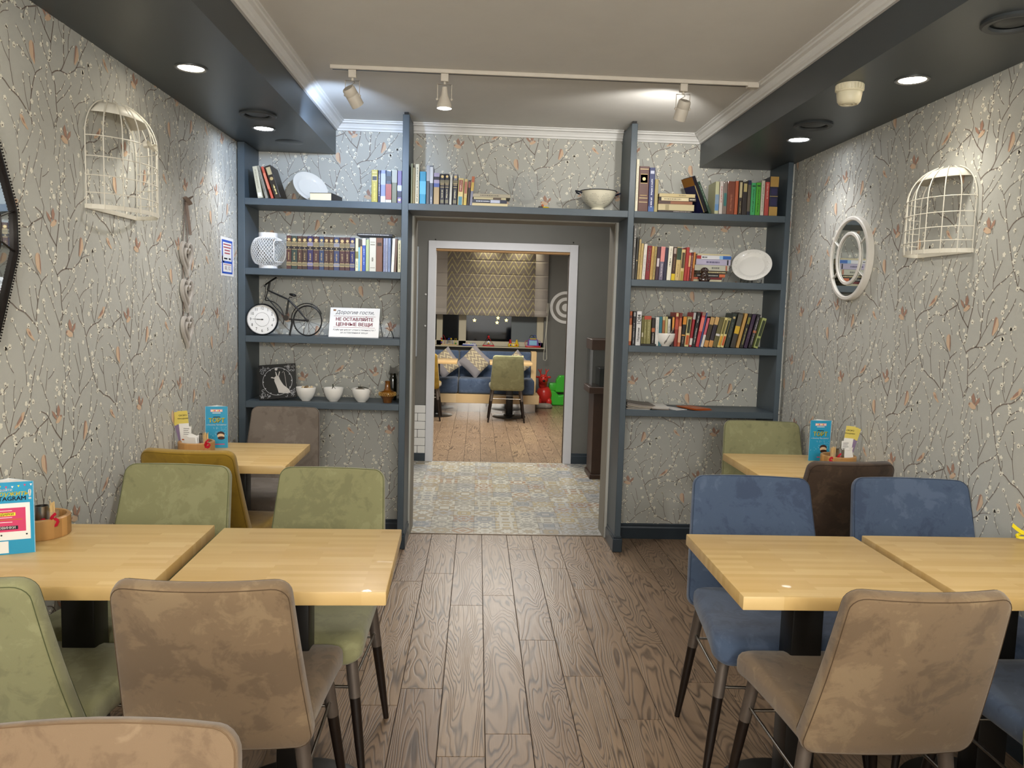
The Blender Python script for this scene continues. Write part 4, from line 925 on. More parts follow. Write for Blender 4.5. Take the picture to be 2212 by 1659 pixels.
for u0, u1, vt, vb, c1_, ds, st in ((1016.5, 1096.5, 441.8, 448.2, '#cdbf95', 'cream book at the bottom of the flat stack above the doorway', []), (1019, 1095, 434.5, 441.8, '#1f2740', 'navy book second in the flat stack above the doorway', [('t', .12, .5, '#c5cbdc'), ('b', .53, .8, '#b9c0d6')]), (1023, 1093, 429.8, 434.5, '#b9b08c', 'thin cream book third in the flat stack above the doorway', [('b', .6, .85, '#4a3a2c')]), (1021, 1102.5, 422.3, 429.8, '#a59d88', 'grey-beige book on top of the flat stack above the doorway', [('t', .2, .7, '#6a6454')])):
    z = lying(u0, u1, vt, vb, c1_, ds, 'flat stack above the doorway', st, .15, z, YS+.002)+.0006
# glass bowl
GL = pm('clear_glass', '#e8eef0', .03, trans=.5, ior=1.3, alpha=.09)
c = pY(1134, 449, D+.13); r = thing('glass_bowl', 'round clear glass footed bowl above the doorway, right of the flat stack', 'bowl', (c.x, D+.13, T1+.0005), (0, 0, 0))
k = 1.0; b = MB(); b.use(GL).lathe([(0, 0), (.050, 0), (.052, .003), (.03, .007), (.012, .014), (.012, .024), (.03, .034), (.07, .055), (.098, .09), (.107, .125), (.103, .155), (.09, .178), (.088, .195), (.098, .207), (.0965, .209), (.086, .196), (.0875, .177), (.100, .154), (.104, .125), (.095, .092), (.068, .058), (.03, .038), (0, .034)], 48); b.build('bowl_body', r)
# little black and yellow object
c = pY(1176, 451, D+.03); r = thing('toy_figure', 'tiny black and yellow toy lying above the doorway between bowl and colander', 'toy', (c.x, D+.05, T1), (0, 0, 0))
b = MB(); b.use(BLACK).rbox(-.035, -.008, -.01, .012, 0, .014, .003, 1); b.build('base', r); b = MB(); b.use(pm('toy_yellow', '#c9b02a', .4)).ball((.008, 0, .007), .022, .012, .0068); b.use(pm('toy_orange', '#b5643c', .5)).ball((-.01, .004, .018), .008, .008, .010); b.build('body', r)
# colander
ENW = pm('enamel_cream', '#dcd7c2', .2, coat=.5)
c = pY(1291, 452, D+.12); r = thing('colander', 'cream enamel colander with dark handles at the right end above the doorway', 'colander', (c.x, D+.12, T1+.0004), (0, 0, .15))
prof = [(.052, 0), (.050, .006), (.040, .018), (.038, .022), (.066, .040), (.088, .064), (.101, .092), (.108, .118), (.112, .120)]
b = MB(); b.use(ENW).lathe(prof, 48); b.lathe([(.111, .120), (.1065, .118), (.0995, .092), (.0865, .066), (.064, .043), (.03, .026), (0, .025)], 48); b.build('bowl_body', r)
b = MB(); b.use(pm('enamel_navy', '#1a1c2c', .25)).tube([(.112*math.cos(a), .112*math.sin(a), .120) for a in [i*2*math.pi/48 for i in range(48)]], .0022, 8, True); b.build('rim', r)
for sg in (-1, 1):
    b = MB(); b.use(pm('enamel_navy', '#1a1c2c', .25)).tube([(sg*.108, -.028, .105), (sg*.128, -.026, .112), (sg*.140, 0, .118), (sg*.128, .026, .112), (sg*.108, .028, .105)], .005, 8); b.build('handle', r)
b = MB(); b.use(pm('hole_dark', '#2a2824', .8))
def on_col(a, z):
    for i in range(len(prof)-1):
        if prof[i][1] <= z <= prof[i+1][1] and i >= 3: t = (z-prof[i][1])/(prof[i+1][1]-prof[i][1]); q = prof[i][0]+t*(prof[i+1][0]-prof[i][0]); return q
    return .09
for a0 in [i*math.pi/4+.2 for i in range(8)]:
    for dz in range(-3, 4):
        for da in range(-3, 4):
            if abs(dz)+abs(da) > 4: continue
            z_ = .070+dz*.0085; a = a0+da*.085+(.04 if dz % 2 else 0); q = on_col(a, z_)+.0005; N = Vector((math.cos(a)*.8, math.sin(a)*.8, -.6)).normalized(); U = Vector((-math.sin(a), math.cos(a), 0)); W_ = N.cross(U)
            P_ = Vector((q*math.cos(a), q*math.sin(a), z_)); b.poly([P_+N*.0004+(U*math.cos(t)+W_*math.sin(t))*.0017 for t in [i*math.pi/3 for i in range(6)]])
o = b.build('drain_holes', r); o['kind'] = 'stuff'
# top right shelf
G3 = 'books on the top right shelf'
row(T1+.0012, 457.5, G3, 'from the left on the top right shelf',
 [(1371, 1377.2, 344, '#dcd6bd', 'tall slim cream book', [('t', .2, .9, '#b9b4a0')]), (1377.5, 1399.3, 359, '#5a372e', 'thick brown encyclopaedia with gold tooling', [('g', .93, .29, .2), ('l', .62, .83, '#b99a5c'), ('l', .635, .815, '#4a2c25'), ('m', .72), ('l', .35, .36, '#c8a860')]), (1399.7, 1412, 362, '#323a68', 'navy hardback with white lettering', [('b', .0, .12, '#3f5c94'), ('t', .38, .75, '#d5d8e4'), ('t', .1, .32, '#d5d8e4'), ('l', .86, .93, '#c5c9dc')]), (1412.5, 1420, 387, '#a59765', 'slim khaki book', [])])
z = T1+.0012
for u0, u1, vt, vb, c1_, ds, st in ((1421.5, 1495, 455, 459, '#2a2022', 'thin black book at the bottom of the flat stack on the top right shelf', [('t', .45, .95, '#b9b0a8')]), (1421.5, 1499.5, 441.5, 455, '#bfb28c', 'thick beige book second in the flat stack on the top right shelf', [('b', .2, .3, '#9b8f6c')]), (1422.5, 1496, 435, 441.5, '#8f5f44', 'brown and orange book third in the flat stack on the top right shelf', [('b', 0, .35, '#4c3a34')]), (1423, 1503.8, 426.8, 435, '#2c221e', 'dark book with cream label fourth in the flat stack on the top right shelf', [('b', .07, .8, '#cfc19a'), ('t', .15, .6, '#8a8168'), ('t', .83, .98, '#d9d2bd')]), (1424, 1502, 419.3, 426.8, '#c3b184', 'tan book on top of the flat stack on the top right shelf', [('t', .55, .75, '#8d8164')])):
    z = lying(u0, u1, vt, vb, c1_, ds, 'flat stack on the top right shelf', st, .15, z, YS+.002)+.0006
a = pY(1514, 459, YS)
def bluecov(b, w_, h, dp): b.use(bk('#8a5c20')); b.poly([(-.0006, .004, h*.76), (-.0006, .004, h-.001), (-.0006, dp-.002, h-.001), (-.0006, dp-.002, h*.76)]); b.use(bk('#c9b37c')); b.poly([(-.0008, 0, 0), (-.0008, 0, h*.76), (-.0008, .010, h*.76), (-.0008, .010, 0)])
book(a.x+.022, a.x+.040, T1+.0085, .220, '#1c1d44', '', 'large navy book with ochre top, slanting on the top right shelf', G3, [('b', 0, 1, '#18141a')], .13, math.radians(-25), YS, math.radians(16), cover=bluecov)
a = pY(1537, 459.5, YS)
book(a.x-.014, a.x+.002, T1+.0012, .198, '#1f3a28', '', 'dark green book slanting against the upright row on the top right shelf', G3, [('t', .25, .9, '#9fb69f')], .14, math.radians(-24), YS)
row(T1+.0012, 461, G3, 'upright right of the slanting green book',
 [(1543.2, 1551.5, 392, '#b6b690', 'pale yellow and blue book', [('b', .3, .6, '#7d93a8'), ('b', .1, .3, '#5c84b0')]), (1552.8, 1560.2, 391.5, '#c6bdb6', 'white book with red lettering', [('t', .35, .85, '#9c2a2c')]), (1560.5, 1569.2, 392.5, '#7d6f66', 'grey-brown book with teal panel', [('l', .25, .65, '#2f6c68')]), (1569.5, 1585.8, 391.5, '#74371f', 'thick russet book', [('t', .1, .6, '#a0644a')]), (1586, 1593, 391, '#b45a34', 'slim orange book', []),
  (1594, 1602, 390, '#33261d', 'dark book with gold and white edge', [('l', .5, .95, '#c2b48a'), ('t', .05, .4, '#b5a676')]), (1602.3, 1612.6, 393, '#2c221c', 'black-brown book with gold head', [('l', .7, .95, '#b9a96f')]), (1613, 1620, 389.5, '#5f5545', 'slim grey-brown book with navy ends', [('b', .87, 1, '#24284a'), ('b', 0, .1, '#1e2036')]), (1620.4, 1630.6, 395, '#3fa866', 'mint green book', [('t', .1, .8, '#1e5a30'), ('l', .88, .92, '#14391f')]), (1631, 1641.2, 394.5, '#4ca82c', 'grass green book', [('t', .1, .8, '#1f5416'), ('l', .88, .92, '#14391f')]),
  (1642, 1649.6, 389.5, '#cbc6b3', 'slim white book', [('t', .1, .9, '#77736a')]), (1650.5, 1659.8, 393, '#b3483f', 'coral book', [('t', .5, .95, '#dcb0a4')]), (1660.4, 1678.5, 381.5, '#20203a', 'navy ornamental book box with gold florals', [('b', .74, 1, '#b08c48'), ('b', 0, .23, '#b08c48'), ('b', .49, .505, '#b39a5c'), ('l', .27, .45, '#2c2850'), ('l', .54, .7, '#2c2850')])])
# second right shelf
G4 = 'books on the second-highest right shelf'
row(T2+.0012, 606, G4, 'from the left on the second right shelf',
 [(1364.3, 1370.3, 487, '#5f5c58', 'very tall slim grey book with white lettering', [('t', .2, .45, '#c8c6c0'), ('t', .6, .95, '#c8c6c0')], 1), (1370.6, 1375.4, 513, '#2a2720', 'slim black book with ring emblem', [('m', .45)], 2), (1375.8, 1380, 517, '#b29a66', 'slim tan book', [('t', .05, .95, '#6b5a34')], 2.5), (1380.3, 1385.6, 526, '#b8a067', 'slim ochre book', [('t', .4, .8, '#7b6536')], 2.5), (1386, 1393, 527, '#cfc7bb', 'slim white book', [('t', .1, .7, '#8e98a8')], 3),
  (1393.5, 1402.6, 531, '#7c1c22', 'crimson book with white lettering', [('T', 'БОРИС САВИНКОВ', .28, .92, '#d8cfc4', .62)], 3), (1403, 1408.6, 532, '#c09b58', 'slim golden tan book', [('t', .1, .9, '#7d6130')], 3), (1408.8, 1414.2, 532.5, '#a18c58', 'slim olive tan book', [('t', .1, .9, '#6a5a34')], 3), (1414.6, 1422, 533, '#3c2030', 'dark plum book', [('l', .4, .65, '#c2b6b8')], 3), (1422.5, 1431.5, 533, '#6c6476', 'book with pink top and grey base', [('b', .55, 1, '#cf8580'), ('t', .1, .5, '#cfc7c8')], 3), (1432, 1438.8, 535, '#23223a', 'dark navy book', [], 2.5),
  (1439.5, 1448.8, 532, '#ddd7c4', 'white book with black lettering', [('t', .4, .65, '#33302c'), ('t', .7, .95, '#a09a8a')], 3), (1449.2, 1457, 534, '#3c2419', 'brown-black book with yellow foot', [('b', 0, .2, '#d4b61e'), ('t', .3, .7, '#8a6a48'), ('l', .8, .97, '#a8968a')], 3), (1457.4, 1467, 534, '#c6ac74', 'cream book with dark green top', [('b', .62, .98, '#2c4230'), ('t', .1, .5, '#98804c')], 3), (1467.3, 1475.8, 539, '#cbb47c', 'cream book with brown label', [('l', .4, .9, '#4a3a22'), ('l', 0, .3, '#a08d3c')], 3), (1476.4, 1483.3, 534.5, '#a2302a', 'red book', [], 4),
  (1483.6, 1488, 546, '#b0403c', 'slim red book with cream panel', [('b', .5, .9, '#d0a070')], 3), (1488.4, 1493.2, 545.5, '#5c2420', 'slim maroon book', [('t', .1, .9, '#d0b0a8')], 3), (1493.5, 1497.6, 545, '#c0803c', 'slim amber book', [('b', 0, .45, '#8a3c20')], 3)])
z = T2+.0012
for u0, u1, vt, vb, c1_, ds, st in ((1494, 1559, 604.3, 609, '#c9bfa0', 'cream book at the bottom of the flat stack behind the glazed figurine', []), (1497.5, 1559.5, 599.5, 604.3, '#6d1f22', 'dark red book second in the flat stack behind the glazed figurine', [('b', 0, .15, '#c0603c')]), (1503.5, 1566, 592.3, 599.5, '#17161a', 'black book third in the flat stack behind the glazed figurine', [('t', .05, .75, '#b0aca4'), ('b', .8, 1, '#c8683c')]), (1506, 1571, 585.8, 592.3, '#3a2a18', 'dark book with cream lettering fourth in the flat stack', [('t', .1, .95, '#d9cc9c')]), (1500.5, 1574.5, 573.8, 585.8, '#b9b8a8', 'pale grey book fifth in the flat stack by the plate', [('t', .5, .72, '#6f6e68'), ('b', .9, .95, '#a8644a')]), (1503.5, 1578, 561.5, 573.8, '#b0a9c0', 'lavender book sixth in the flat stack by the plate', [('t', .3, .68, '#5f5a78'), ('b', .9, .94, '#16161c')]), (1505, 1579.5, 553.3, 561.5, '#d8d8dc', 'white and blue book seventh in the flat stack by the plate', [('b', .76, 1, '#2a62b0'), ('b', .66, .76, '#8fb6dc'), ('b', 0, .13, '#a82e2c'), ('t', .16, .3, '#2b2b30')]), (1506.5, 1577.5, 550, 553.3, '#cfc39c', 'thin cream book on top of the flat stack by the plate', [])):
    z = lying(u0, u1, vt, vb, c1_, ds, 'flat stack on the second-highest right shelf', st, .16, z, YS+.035)+.0005
# glazed figurine
BG = pm('brown_glaze', '#2a130a', .08, coat=1)
c = pY(1521, 605, D+.028); r = thing('glazed_figurine', 'small glossy dark brown ceramic figurine in front of the flat stack', 'figurine', (c.x, D+.028, T2+.0005), (0, 0, 0))
b = MB(); b.use(BG).lathe([(0, 0), (.030, 0), (.034, .008), (.030, .022), (.024, .036), (.018, .046), (.020, .054), (.024, .064), (.022, .075), (.012, .083), (0, .085)], 28, None, sx=1.0, sy=.7); b.build('body', r)
for x, z_, q in ((-.026, .014, .012), (.024, .016, .010), (-.010, .066, .008), (.012, .066, .008), (0, .034, .014)):
    b = MB(); b.use(BG).ball((x, -.014, z_), q, q*.7, q*.9, 14); b.build('moulded_lobe', r)
# big plate on a stand
c = pY(1622, 575.5, D+.10); r = plate('white plate with embossed rim on a stand at the right end of the second shelf', (c.x, D+.080, T2+.100), (math.radians(55), 0, math.radians(-24)), .117, 'white plates', True)
b = MB(); b.use(BLACK)
for x in (-.04, .04): b.tube([(c.x+x, D+.02, T2+.002), (c.x+x, D+.016, T2+.022)], .0022, 6); b.tube([(c.x+x, D+.018, T2+.0025), (c.x+x*.9, D+.17, T2+.0025)], .0022, 6); b.tube([(c.x+x*.9, D+.168, T2+.003), (c.x+x*.8, D+.15, T2+.13)], .0022, 6)
b.tube([(c.x-.04, D+.10, T2+.0025), (c.x+.04, D+.10, T2+.0025)], .002, 6); tag(b.build('plate_stand'), 'thin dark wire stand under the embossed white plate', 'stand')
# third right shelf
G5 = 'books on the third right shelf'
LT = [('b', .94, 1, '#8f8a58'), ('l', .45, .92, '#2a2f1c'), ('l', .06, .38, '#b5501e')]
row(T3+.0004, 747, G5, 'from the left on the third right shelf',
 [(1357.3, 1363, 672.5, '#a9562e', 'orange and dark red book', [('b', .12, .6, '#d8a878'), ('b', .8, .88, '#5a2014')], .5), (1364.3, 1371, 672.5, '#181418', 'slim black book with grey emblem', [('t', .05, .65, '#a8a4a6'), ('l', .85, .97, '#8c8c8c')], 1), (1372.3, 1383, 672.5, '#d4d1cf', 'white book lettered 1Q84', [('T', '1Q84', .60, .92, '#4a4448', .95), ('T', 'Мураками', .12, .52, '#17151a', .62)], 1), (1384, 1388.6, 684, '#6a6436', 'slim olive book', [('l', .3, .45, '#c0b8a0')], 1),
  (1389, 1395.3, 682.5, '#7a7444', 'olive book with red head', [('b', .88, 1, '#a8402a'), ('t', .25, .8, '#b8b07c')], .5), (1395.5, 1404.8, 682.5, '#807a48', 'wide olive book with red head', [('b', .88, 1, '#a8402a'), ('t', .25, .8, '#b8b07c')], 0), (1406.2, 1413.2, 687, '#241a18', 'black book with orange figure', [('b', .5, .64, '#a85c34'), ('t', .12, .45, '#d0c8be')], 0), (1414.5, 1422, 685, '#d5d2cc', 'slim white book', [('t', .4, .9, '#a4a29c')], 0), (1422.3, 1428.7, 684, '#2c6a74', 'teal book', []), (1429, 1434.6, 684, '#9c6238', 'slim copper book', [('b', .88, 1, '#b9b088')]),
  (1435, 1440.4, 684, '#b5ad78', 'slim sage book', []), (1440.8, 1446.8, 689, '#cfccc0', 'short white book with dark lettering', [('t', .3, .8, '#4a4a48')]), (1448.6, 1455, 684, '#2a1c1c', 'dark book with orange label', [('l', .55, .98, '#d8923a')], .5), (1455.3, 1462.6, 675, '#8c2c20', 'tall red book with cream crest', [('b', .5, .8, '#b04a34'), ('l', .88, .98, '#c9b888')], 1.5), (1463, 1469, 676, '#b8603c', 'tall rust and peach book', [('b', .12, .6, '#dcae8c'), ('b', .85, 1, '#6a2018')], 2.5), (1470, 1477.6, 684.5, '#1c1614', 'black book with orange top', [('b', .74, 1, '#cc8428'), ('b', .36, .4, '#d89a3c'), ('t', .1, .32, '#a89c90')], 3.5),
  (1478.2, 1487.3, 684.5, '#cbbd88', 'cream book with black and orange labels', LT, 5), (1488.2, 1493.8, 675.5, '#97202a', 'tall red book with white ends', [('b', .8, 1, '#a8a4a0'), ('b', .05, .25, '#cfc8c0')], 7), (1494.4, 1502.2, 675, '#1c191a', 'tall black book with white title', [('t', .1, .55, '#c9c4c0'), ('t', .7, .9, '#c9c4c0')], 9), (1502.6, 1510, 675, '#b3343e', 'tall bright red book', [('b', .45, .85, '#d87468'), ('b', .9, 1, '#8c6a5c')], 12), (1510.4, 1513, 676, '#3f568a', 'very slim blue book', [], 12.5), (1513.4, 1519, 687.5, '#c25c68', 'pink and white book', [('b', 0, .42, '#cfcac0')], 12.5),
  (1520, 1529, 686, '#3c3020', 'black-brown book with tan ends', [('b', .75, 1, '#b8935c'), ('b', 0, .22, '#c08a4c')], 13), (1530, 1538.7, 686, '#2c2430', 'plum-black book with tan ends', [('b', .75, 1, '#bf9a62'), ('b', 0, .22, '#c08a4c')], 13), (1539.4, 1548.7, 687, '#5f5834', 'olive-grey book with white spot', [('b', .38, .45, '#cfcac6')], 13.5), (1549.3, 1556, 687, '#cbbd7c', 'cream book with amber label', [('l', .45, .92, '#6a6230'), ('l', .06, .38, '#c99426')], 14), (1556.4, 1563.6, 687.5, '#d0c284', 'cream book with rust label', LT, 14),
  (1565.8, 1575, 678.5, '#26302a', 'dark green book with ring emblem', [('m', .88), ('t', .3, .75, '#6f7468')], 14.5), (1578, 1588.4, 677, '#3a3630', 'grey book with yellow flame', [('b', .4, .62, '#c9a32c'), ('b', .62, .95, '#57544a')], 14.5), (1590, 1596.8, 678, '#b0894a', 'slim tan book', [], 16), (1598.2, 1605.8, 679, '#1f1c14', 'black book with olive title', [('t', .1, .6, '#b9b070'), ('l', .7, .9, '#77702c')], 16), (1607.2, 1614.8, 680, '#33203a', 'plum book', [('t', .3, .7, '#6c5a66')], 16), (1616.8, 1624.4, 680, '#231f24', 'dark book with white script', [('t', .1, .9, '#b0aaac'), ('b', .45, .52, '#a85c34')], 16.5), (1628.3, 1637.6, 688.5, '#9aa262', 'pale green book with dark labels', [('l', .4, .92, '#2c3520'), ('l', .06, .33, '#35401f')], 16.5)], .14)
# small things on the third right shelf: tray under the olive books, bowl with spoon
c = pY(1402, 747, D+.008)
b = MB(); b.use(BLACK).rbox(c.x-.052, c.x+.042, D+.001, D+.0145, T3+.0004, T3+.012, .002, 1); tag(b.build('black_tray'), 'small black tray in front of the olive books on the third right shelf', 'tray')
def bowl(label, u, vb_, y, zs, R, H, group='small white bowls on the shelves', fill=None):
    c = pY(u, vb_, y); r = thing('small_bowl', label, 'bowl', (c.x, y, zs+.0004), (0, 0, 0), group)
    b = MB(); b.use(CHINA).lathe([(0, 0), (R*.42, 0), (R*.45, .004), (R*.62, H*.16), (R*.84, H*.42), (R*.96, H*.72), (R, H*.98), (R*.995, H), (R*.965, H*.985), (R*.92, H*.72), (R*.80, H*.44), (R*.56, H*.2), (0, H*.14)], 40); b.build('bowl_body', r)
    return r, c
r, c = bowl('white bowl with a spoon in front of the books on the third right shelf', 1437, 744, D+.062-.035, T3, .0565, .078)
b = MB(); b.use(STEEL); p0, p1 = Vector((c.x+.058, D-.014, T3+.102)), Vector((c.x+.012, D-.022, T3+.040))
p0 = pY(1456, 708, D-.012); p1 = pY(1440, 735, D-.036); b.tube([p0, p0.lerp(p1, .6), p1], [.0035, .002, .0022], 8)
T = Matrix.Translation(p1+(p1-p0).normalized()*.012) @ (p1-p0).to_track_quat('Z', 'Y').to_matrix().to_4x4(); b.ball((0, 0, 0), .0085, .003, .015, 14, T)
tag(b.build('teaspoon'), 'teaspoon hanging over the rim of the white bowl on the third right shelf', 'spoon')
# fourth right shelf: magazines
GM = 'magazines and leaflets on the fourth right shelf'
def magazine(u0, u1, y, z, dp, col, label, tilt=0, rz=0, n=1, spread=0, edge='#c9c4ba'):
    a, c_ = pY(u0, 880, y), pY(u1, 880, y); L = c_.x-a.x
    r = thing('magazine', label, 'magazine', (a.x, y, z), (0, math.radians(tilt), math.radians(rz)), GM)
    b = MB(); b.use(bk(col)); k = 8; W_ = L
    for zz, tt in ((0, .0022),):
        base = len(b.v)
        for j in range(k+1):
            x = W_*j/k; cz = spread*(1-j/k)**2
            b.v += [Vector((x, 0, cz)), Vector((x, dp, cz)), Vector((x, dp, cz+tt)), Vector((x, 0, cz+tt))]
        for j in range(k):
            q = base+j*4
            for e in range(4): e2 = (e+1) % 4; b.face([q+e, q+4+e, q+4+e2, q+e2])
        b.face([base, base+1, base+2, base+3]); b.face([base+k*4+i for i in (3, 2, 1, 0)])
    b.build('leaves', r); return r
rn = random.Random(4)
mc = ['#cfc9c0', '#8a7e70', '#dedad2', '#6b5a4c', '#c4b8a4', '#e4e1dc', '#9b8b7c', '#d0ccc6', '#5a4c44']
for i in range(9): magazine(1352.5+rn.uniform(0, 3), 1404+i*1.5, D+.012+rn.uniform(0, .01), T4+.0006+i*.0028, .2, mc[i], 'thumbed magazine, %s from the bottom of the left pile on the fourth right shelf' % ORD[i], 0, rn.uniform(-1, 2), spread=.002+.0022*i)
for i in range(6): magazine(1407.5+i*.6, 1449-rn.uniform(0, 5), D+.012+rn.uniform(0, .008), T4+.0006+i*.0030, .2, mc[(i*2+1) % 9], 'magazine %s from the bottom of the middle pile on the fourth right shelf' % ORD[i], 0, rn.uniform(-2, 2), spread=.003)
magazine(1462, 1493, D+.006, T4+.0006, .16, '#dcdad8', 'white leaflet between the magazines and the orange ones', 0, 30, spread=0)
for i in range(3): magazine(1502+i*.5, 1548, D+.006+.002*i, T4+.0006+i*.0032, .17, '#b5571f', '%s of the three orange booklets on the fourth right shelf, from the bottom' % ORD[i], 0, 24+3*i, spread=.0035)
# ------------------------------------------------------------------ lantern, second left shelf
LW = pm('white_lantern_metal', '#e9e9e8', .4)
c = pY(579, 578, D+.075); r = thing('wire_lantern', 'round white wire mesh lantern on the second-highest left shelf', 'lantern', (c.x, D+.083, T2+.0005), (0, 0, math.radians(22)))
H = .208; RR = .099
def lr(t): return .052+.047*min(1, max(0, math.sin(min(1, max(0, t))*math.pi))**.45)
b = MB(); b.use(LW).lathe([(0, 0), (.054, 0), (.054, .018), (.052, .019), (0, .019)], 36); b.build('base', r)
b = MB(); b.use(LW).lathe([(.054, H-.026), (.0545, H), (.050, H), (.050, H-.026), (.054, H-.026)], 36); b.build('neck', r)
z0, z1 = .019, H-.026; gap = .60; b = MB(); b.use(LW)
for s_ in (1, -1):
    for i in range(34):
        a0 = i*2*math.pi/34; seg = []
        for j in range(19):
            t = j/18; a = a0+s_*t*1.35; da = (a+math.pi*.25+math.pi) % (2*math.pi)-math.pi; inside = abs(da) < gap and .12 < t < .88
            if inside:
                if len(seg) > 1: b.tube(seg, .0012, 4)
                seg = []
            else: q = lr(t); seg.append((q*math.cos(a), q*math.sin(a), z0+(z1-z0)*t))
        if len(seg) > 1: b.tube(seg, .0012, 4)
o = b.build('mesh_body', r); o['kind'] = 'stuff'
pts = []
for i in range(32):
    t_ = 2*math.pi*i/32; u_, v_ = gap*max(-1, min(1, 1.25*math.cos(t_))), .38*max(-1, min(1, 1.25*math.sin(t_))); a = -math.pi*.25+u_; q = lr(.5+v_)+.001; pts.append((q*math.cos(a), q*math.sin(a), z0+(z1-z0)*(.5+v_)))
b = MB(); b.use(LW).tube(pts, .0028, 8, True); b.build('door_frame', r)
# ------------------------------------------------------------------ third left shelf: bicycle clock and sign
YB_ = D+.10
r = thing('bicycle_clock', 'black metal bicycle ornament whose front wheel is a white clock', 'clock', (0, 0, 0))
Q = lambda x, y, dy=0: pY(520+x/10.37, 580+y/10.37, YB_+dy)
cc = Q(425, 1110, -.088); RC = .0935; cc.x = max(cc.x, P0+RC+.0012)
face = MB(); FW_ = pm('clock_face', '#ecebe9', .5)
Mc = Matrix.Translation((cc.x, cc.y, T3+RC+.001)) @ Matrix.Rotation(math.radians(3), 4, 'Z') @ Matrix.Rotation(math.radians(90), 4, 'X')
b = MB(); b.use(pm('black_gloss', '#0d0d10', .12, coat=1)).lathe([(0, -.05), (RC*.86, -.05), (RC*.985, -.03), (RC, -.008), (RC*.98, .008), (RC*.93, .013), (RC*.905, .009), (RC*.90, .002)], 64, Mc); b.build('clock_case', r)
b = MB(); b.use(FW_).lathe([(0, .002), (RC*.905, .002)], 64, Mc)
b.use(pm('clock_ink', '#2a2a2c', .5))
for k in range(1, 13):
    a = math.pi/2-k*math.pi/6; q = RC*.70; b.text(str(k), RC*.26, lambda x, y, a=a, q=q: Mc @ Vector((q*math.cos(a)+x*.8, q*math.sin(a)+y, .0028)), 'CENTER', .0)
n = 60
for i in range(n):
    a = 2*math.pi*i/n
    for q0, q1 in ((.855, .875),): b.poly([Mc @ Vector((RC*q*math.cos(a+d), RC*q*math.sin(a+d), .0026)) for q, d in ((q0, -.006), (q0, .006), (q1, .006), (q1, -.006))])
for i in range(48):
    a, a2 = 2*math.pi*i/48, 2*math.pi*(i+1)/48; b.poly([Mc @ Vector((RC*q*math.cos(t), RC*q*math.sin(t), .0026)) for q, t in ((.425, a), (.425, a2), (.438, a2), (.438, a))])
fo = b.build('clock_face', r)
for nm, ang, L, w_ in (('hour_hand', math.radians(181), .33, .0022), ('minute_hand', math.radians(177), .60, .0013)):
    b = MB(); b.use(BLACK); d = Vector((math.cos(ang), math.sin(ang), 0)); s_ = Vector((-d.y, d.x, 0)); b.poly([Mc @ (q+Vector((0, 0, .0036))) for q in (-d*RC*.08-s_*w_, d*RC*L-s_*w_*.5, d*RC*L+s_*w_*.5, -d*RC*.08+s_*w_)]); b.ball((0, 0, .0035), .0042, .0042, .001, 10, Mc); b.build(nm, fo)
K = BLACK
def wire(name, pts, rr, parent=r, closed=False, n=8):
    rr = rr*1.35
    b = MB(); b.use(K).tube(pts, rr, n, closed); return b.build(name, parent)
wc = Q(1500, 1180); wr = .0885
wz = T3+wr+.0035
wcv = Vector((wc.x, YB_, wz))
rx = .94
wh = wire('rear_wheel', [wcv+Vector((rx*wr*math.cos(t), -.10*wr*math.cos(t)*0, wr*math.sin(t))) for t in [i*2*math.pi/56 for i in range(56)]], .0032, closed=True)
for i in range(12):
    a = i*math.pi/6+.2; wire('spoke', [wcv, wcv+Vector((rx*wr*math.cos(a), 0, wr*math.sin(a)))], .0007, wh, n=5)
wire('hub', [wcv+Vector((-.0, -.012, 0)), wcv+Vector((0, .012, 0))], .006, wh)
def arc(cx, cz, R_, a0, a1, n=18, y=0): return [Vector((cx+R_*rx*math.cos(math.radians(a0+(a1-a0)*i/n)), YB_+y, cz+R_*math.sin(math.radians(a0+(a1-a0)*i/n)))) for i in range(n+1)]
wire('rear_mudguard', arc(wc.x-.004, wz+.004, wr*1.12, 198, 22), .0022)
wire('front_mudguard', arc(cc.x+.004, T3+RC+.006, RC*1.14, 95, -18), .0022)
fr = lambda *P: [Q(*p) for p in P]
bp = Q(985, 1100)
wire('top_tube', fr((610, 490), (1060, 690)), .0036); wire('seat_stay', fr((1060, 690), (1270, 905), (1490, 1170)), .0036); wire('chain_stay', [Q(1080, 1135), wcv], .0036)
wire('down_tube', fr((590, 650), (760, 850), (960, 1060)), .0022); wire('seat_tube', fr((1065, 690), (1010, 1030)), .0024); wire('seat_tube', fr((1085, 700), (1040, 1030)), .0020)
wire('head_tube', fr((650, 300), (610, 490)), .0050); wire('fork', fr((565, 370), (540, 710)), .0014); wire('fork', fr((610, 490), (550, 710)), .0024)
wire('handlebar', [Q(530, 400, -.03), Q(570, 350, -.02), Q(650, 295), Q(720, 250, .01), Q(795, 205, .03)], .0040)
wire('seat_post', fr((1070, 690), (1095, 640), (1150, 650)), .0020)
b = MB(); b.use(K); c = Q(1165, 592); b.ball((c.x, YB_, c.z), .0225, .014, .0085, 20, None); Ms = Matrix.Translation((c.x, YB_, c.z)) @ Matrix.Rotation(math.radians(14), 4, 'Y') @ Matrix.Translation((-c.x, -YB_, -c.z)); b.v = [Ms @ v for v in b.v]; b.build('saddle', r)
b = MB(); b.use(pm('dark_gunmetal', '#39332c', .5, .4)); c = Q(1010, 1105); Mk = Matrix.Translation((c.x, YB_, c.z)) @ Matrix.Rotation(math.radians(90), 4, 'X'); b.lathe([(0, -.003), (.017, -.003), (.017, .003), (0, .003)], 24, Mk); b.build('chainwheel', r)
q0 = Q(1165, 1130); wire('kickstand', [q0, Vector((Q(1105, 1480).x, YB_-.01, T3+.002))], .0042)
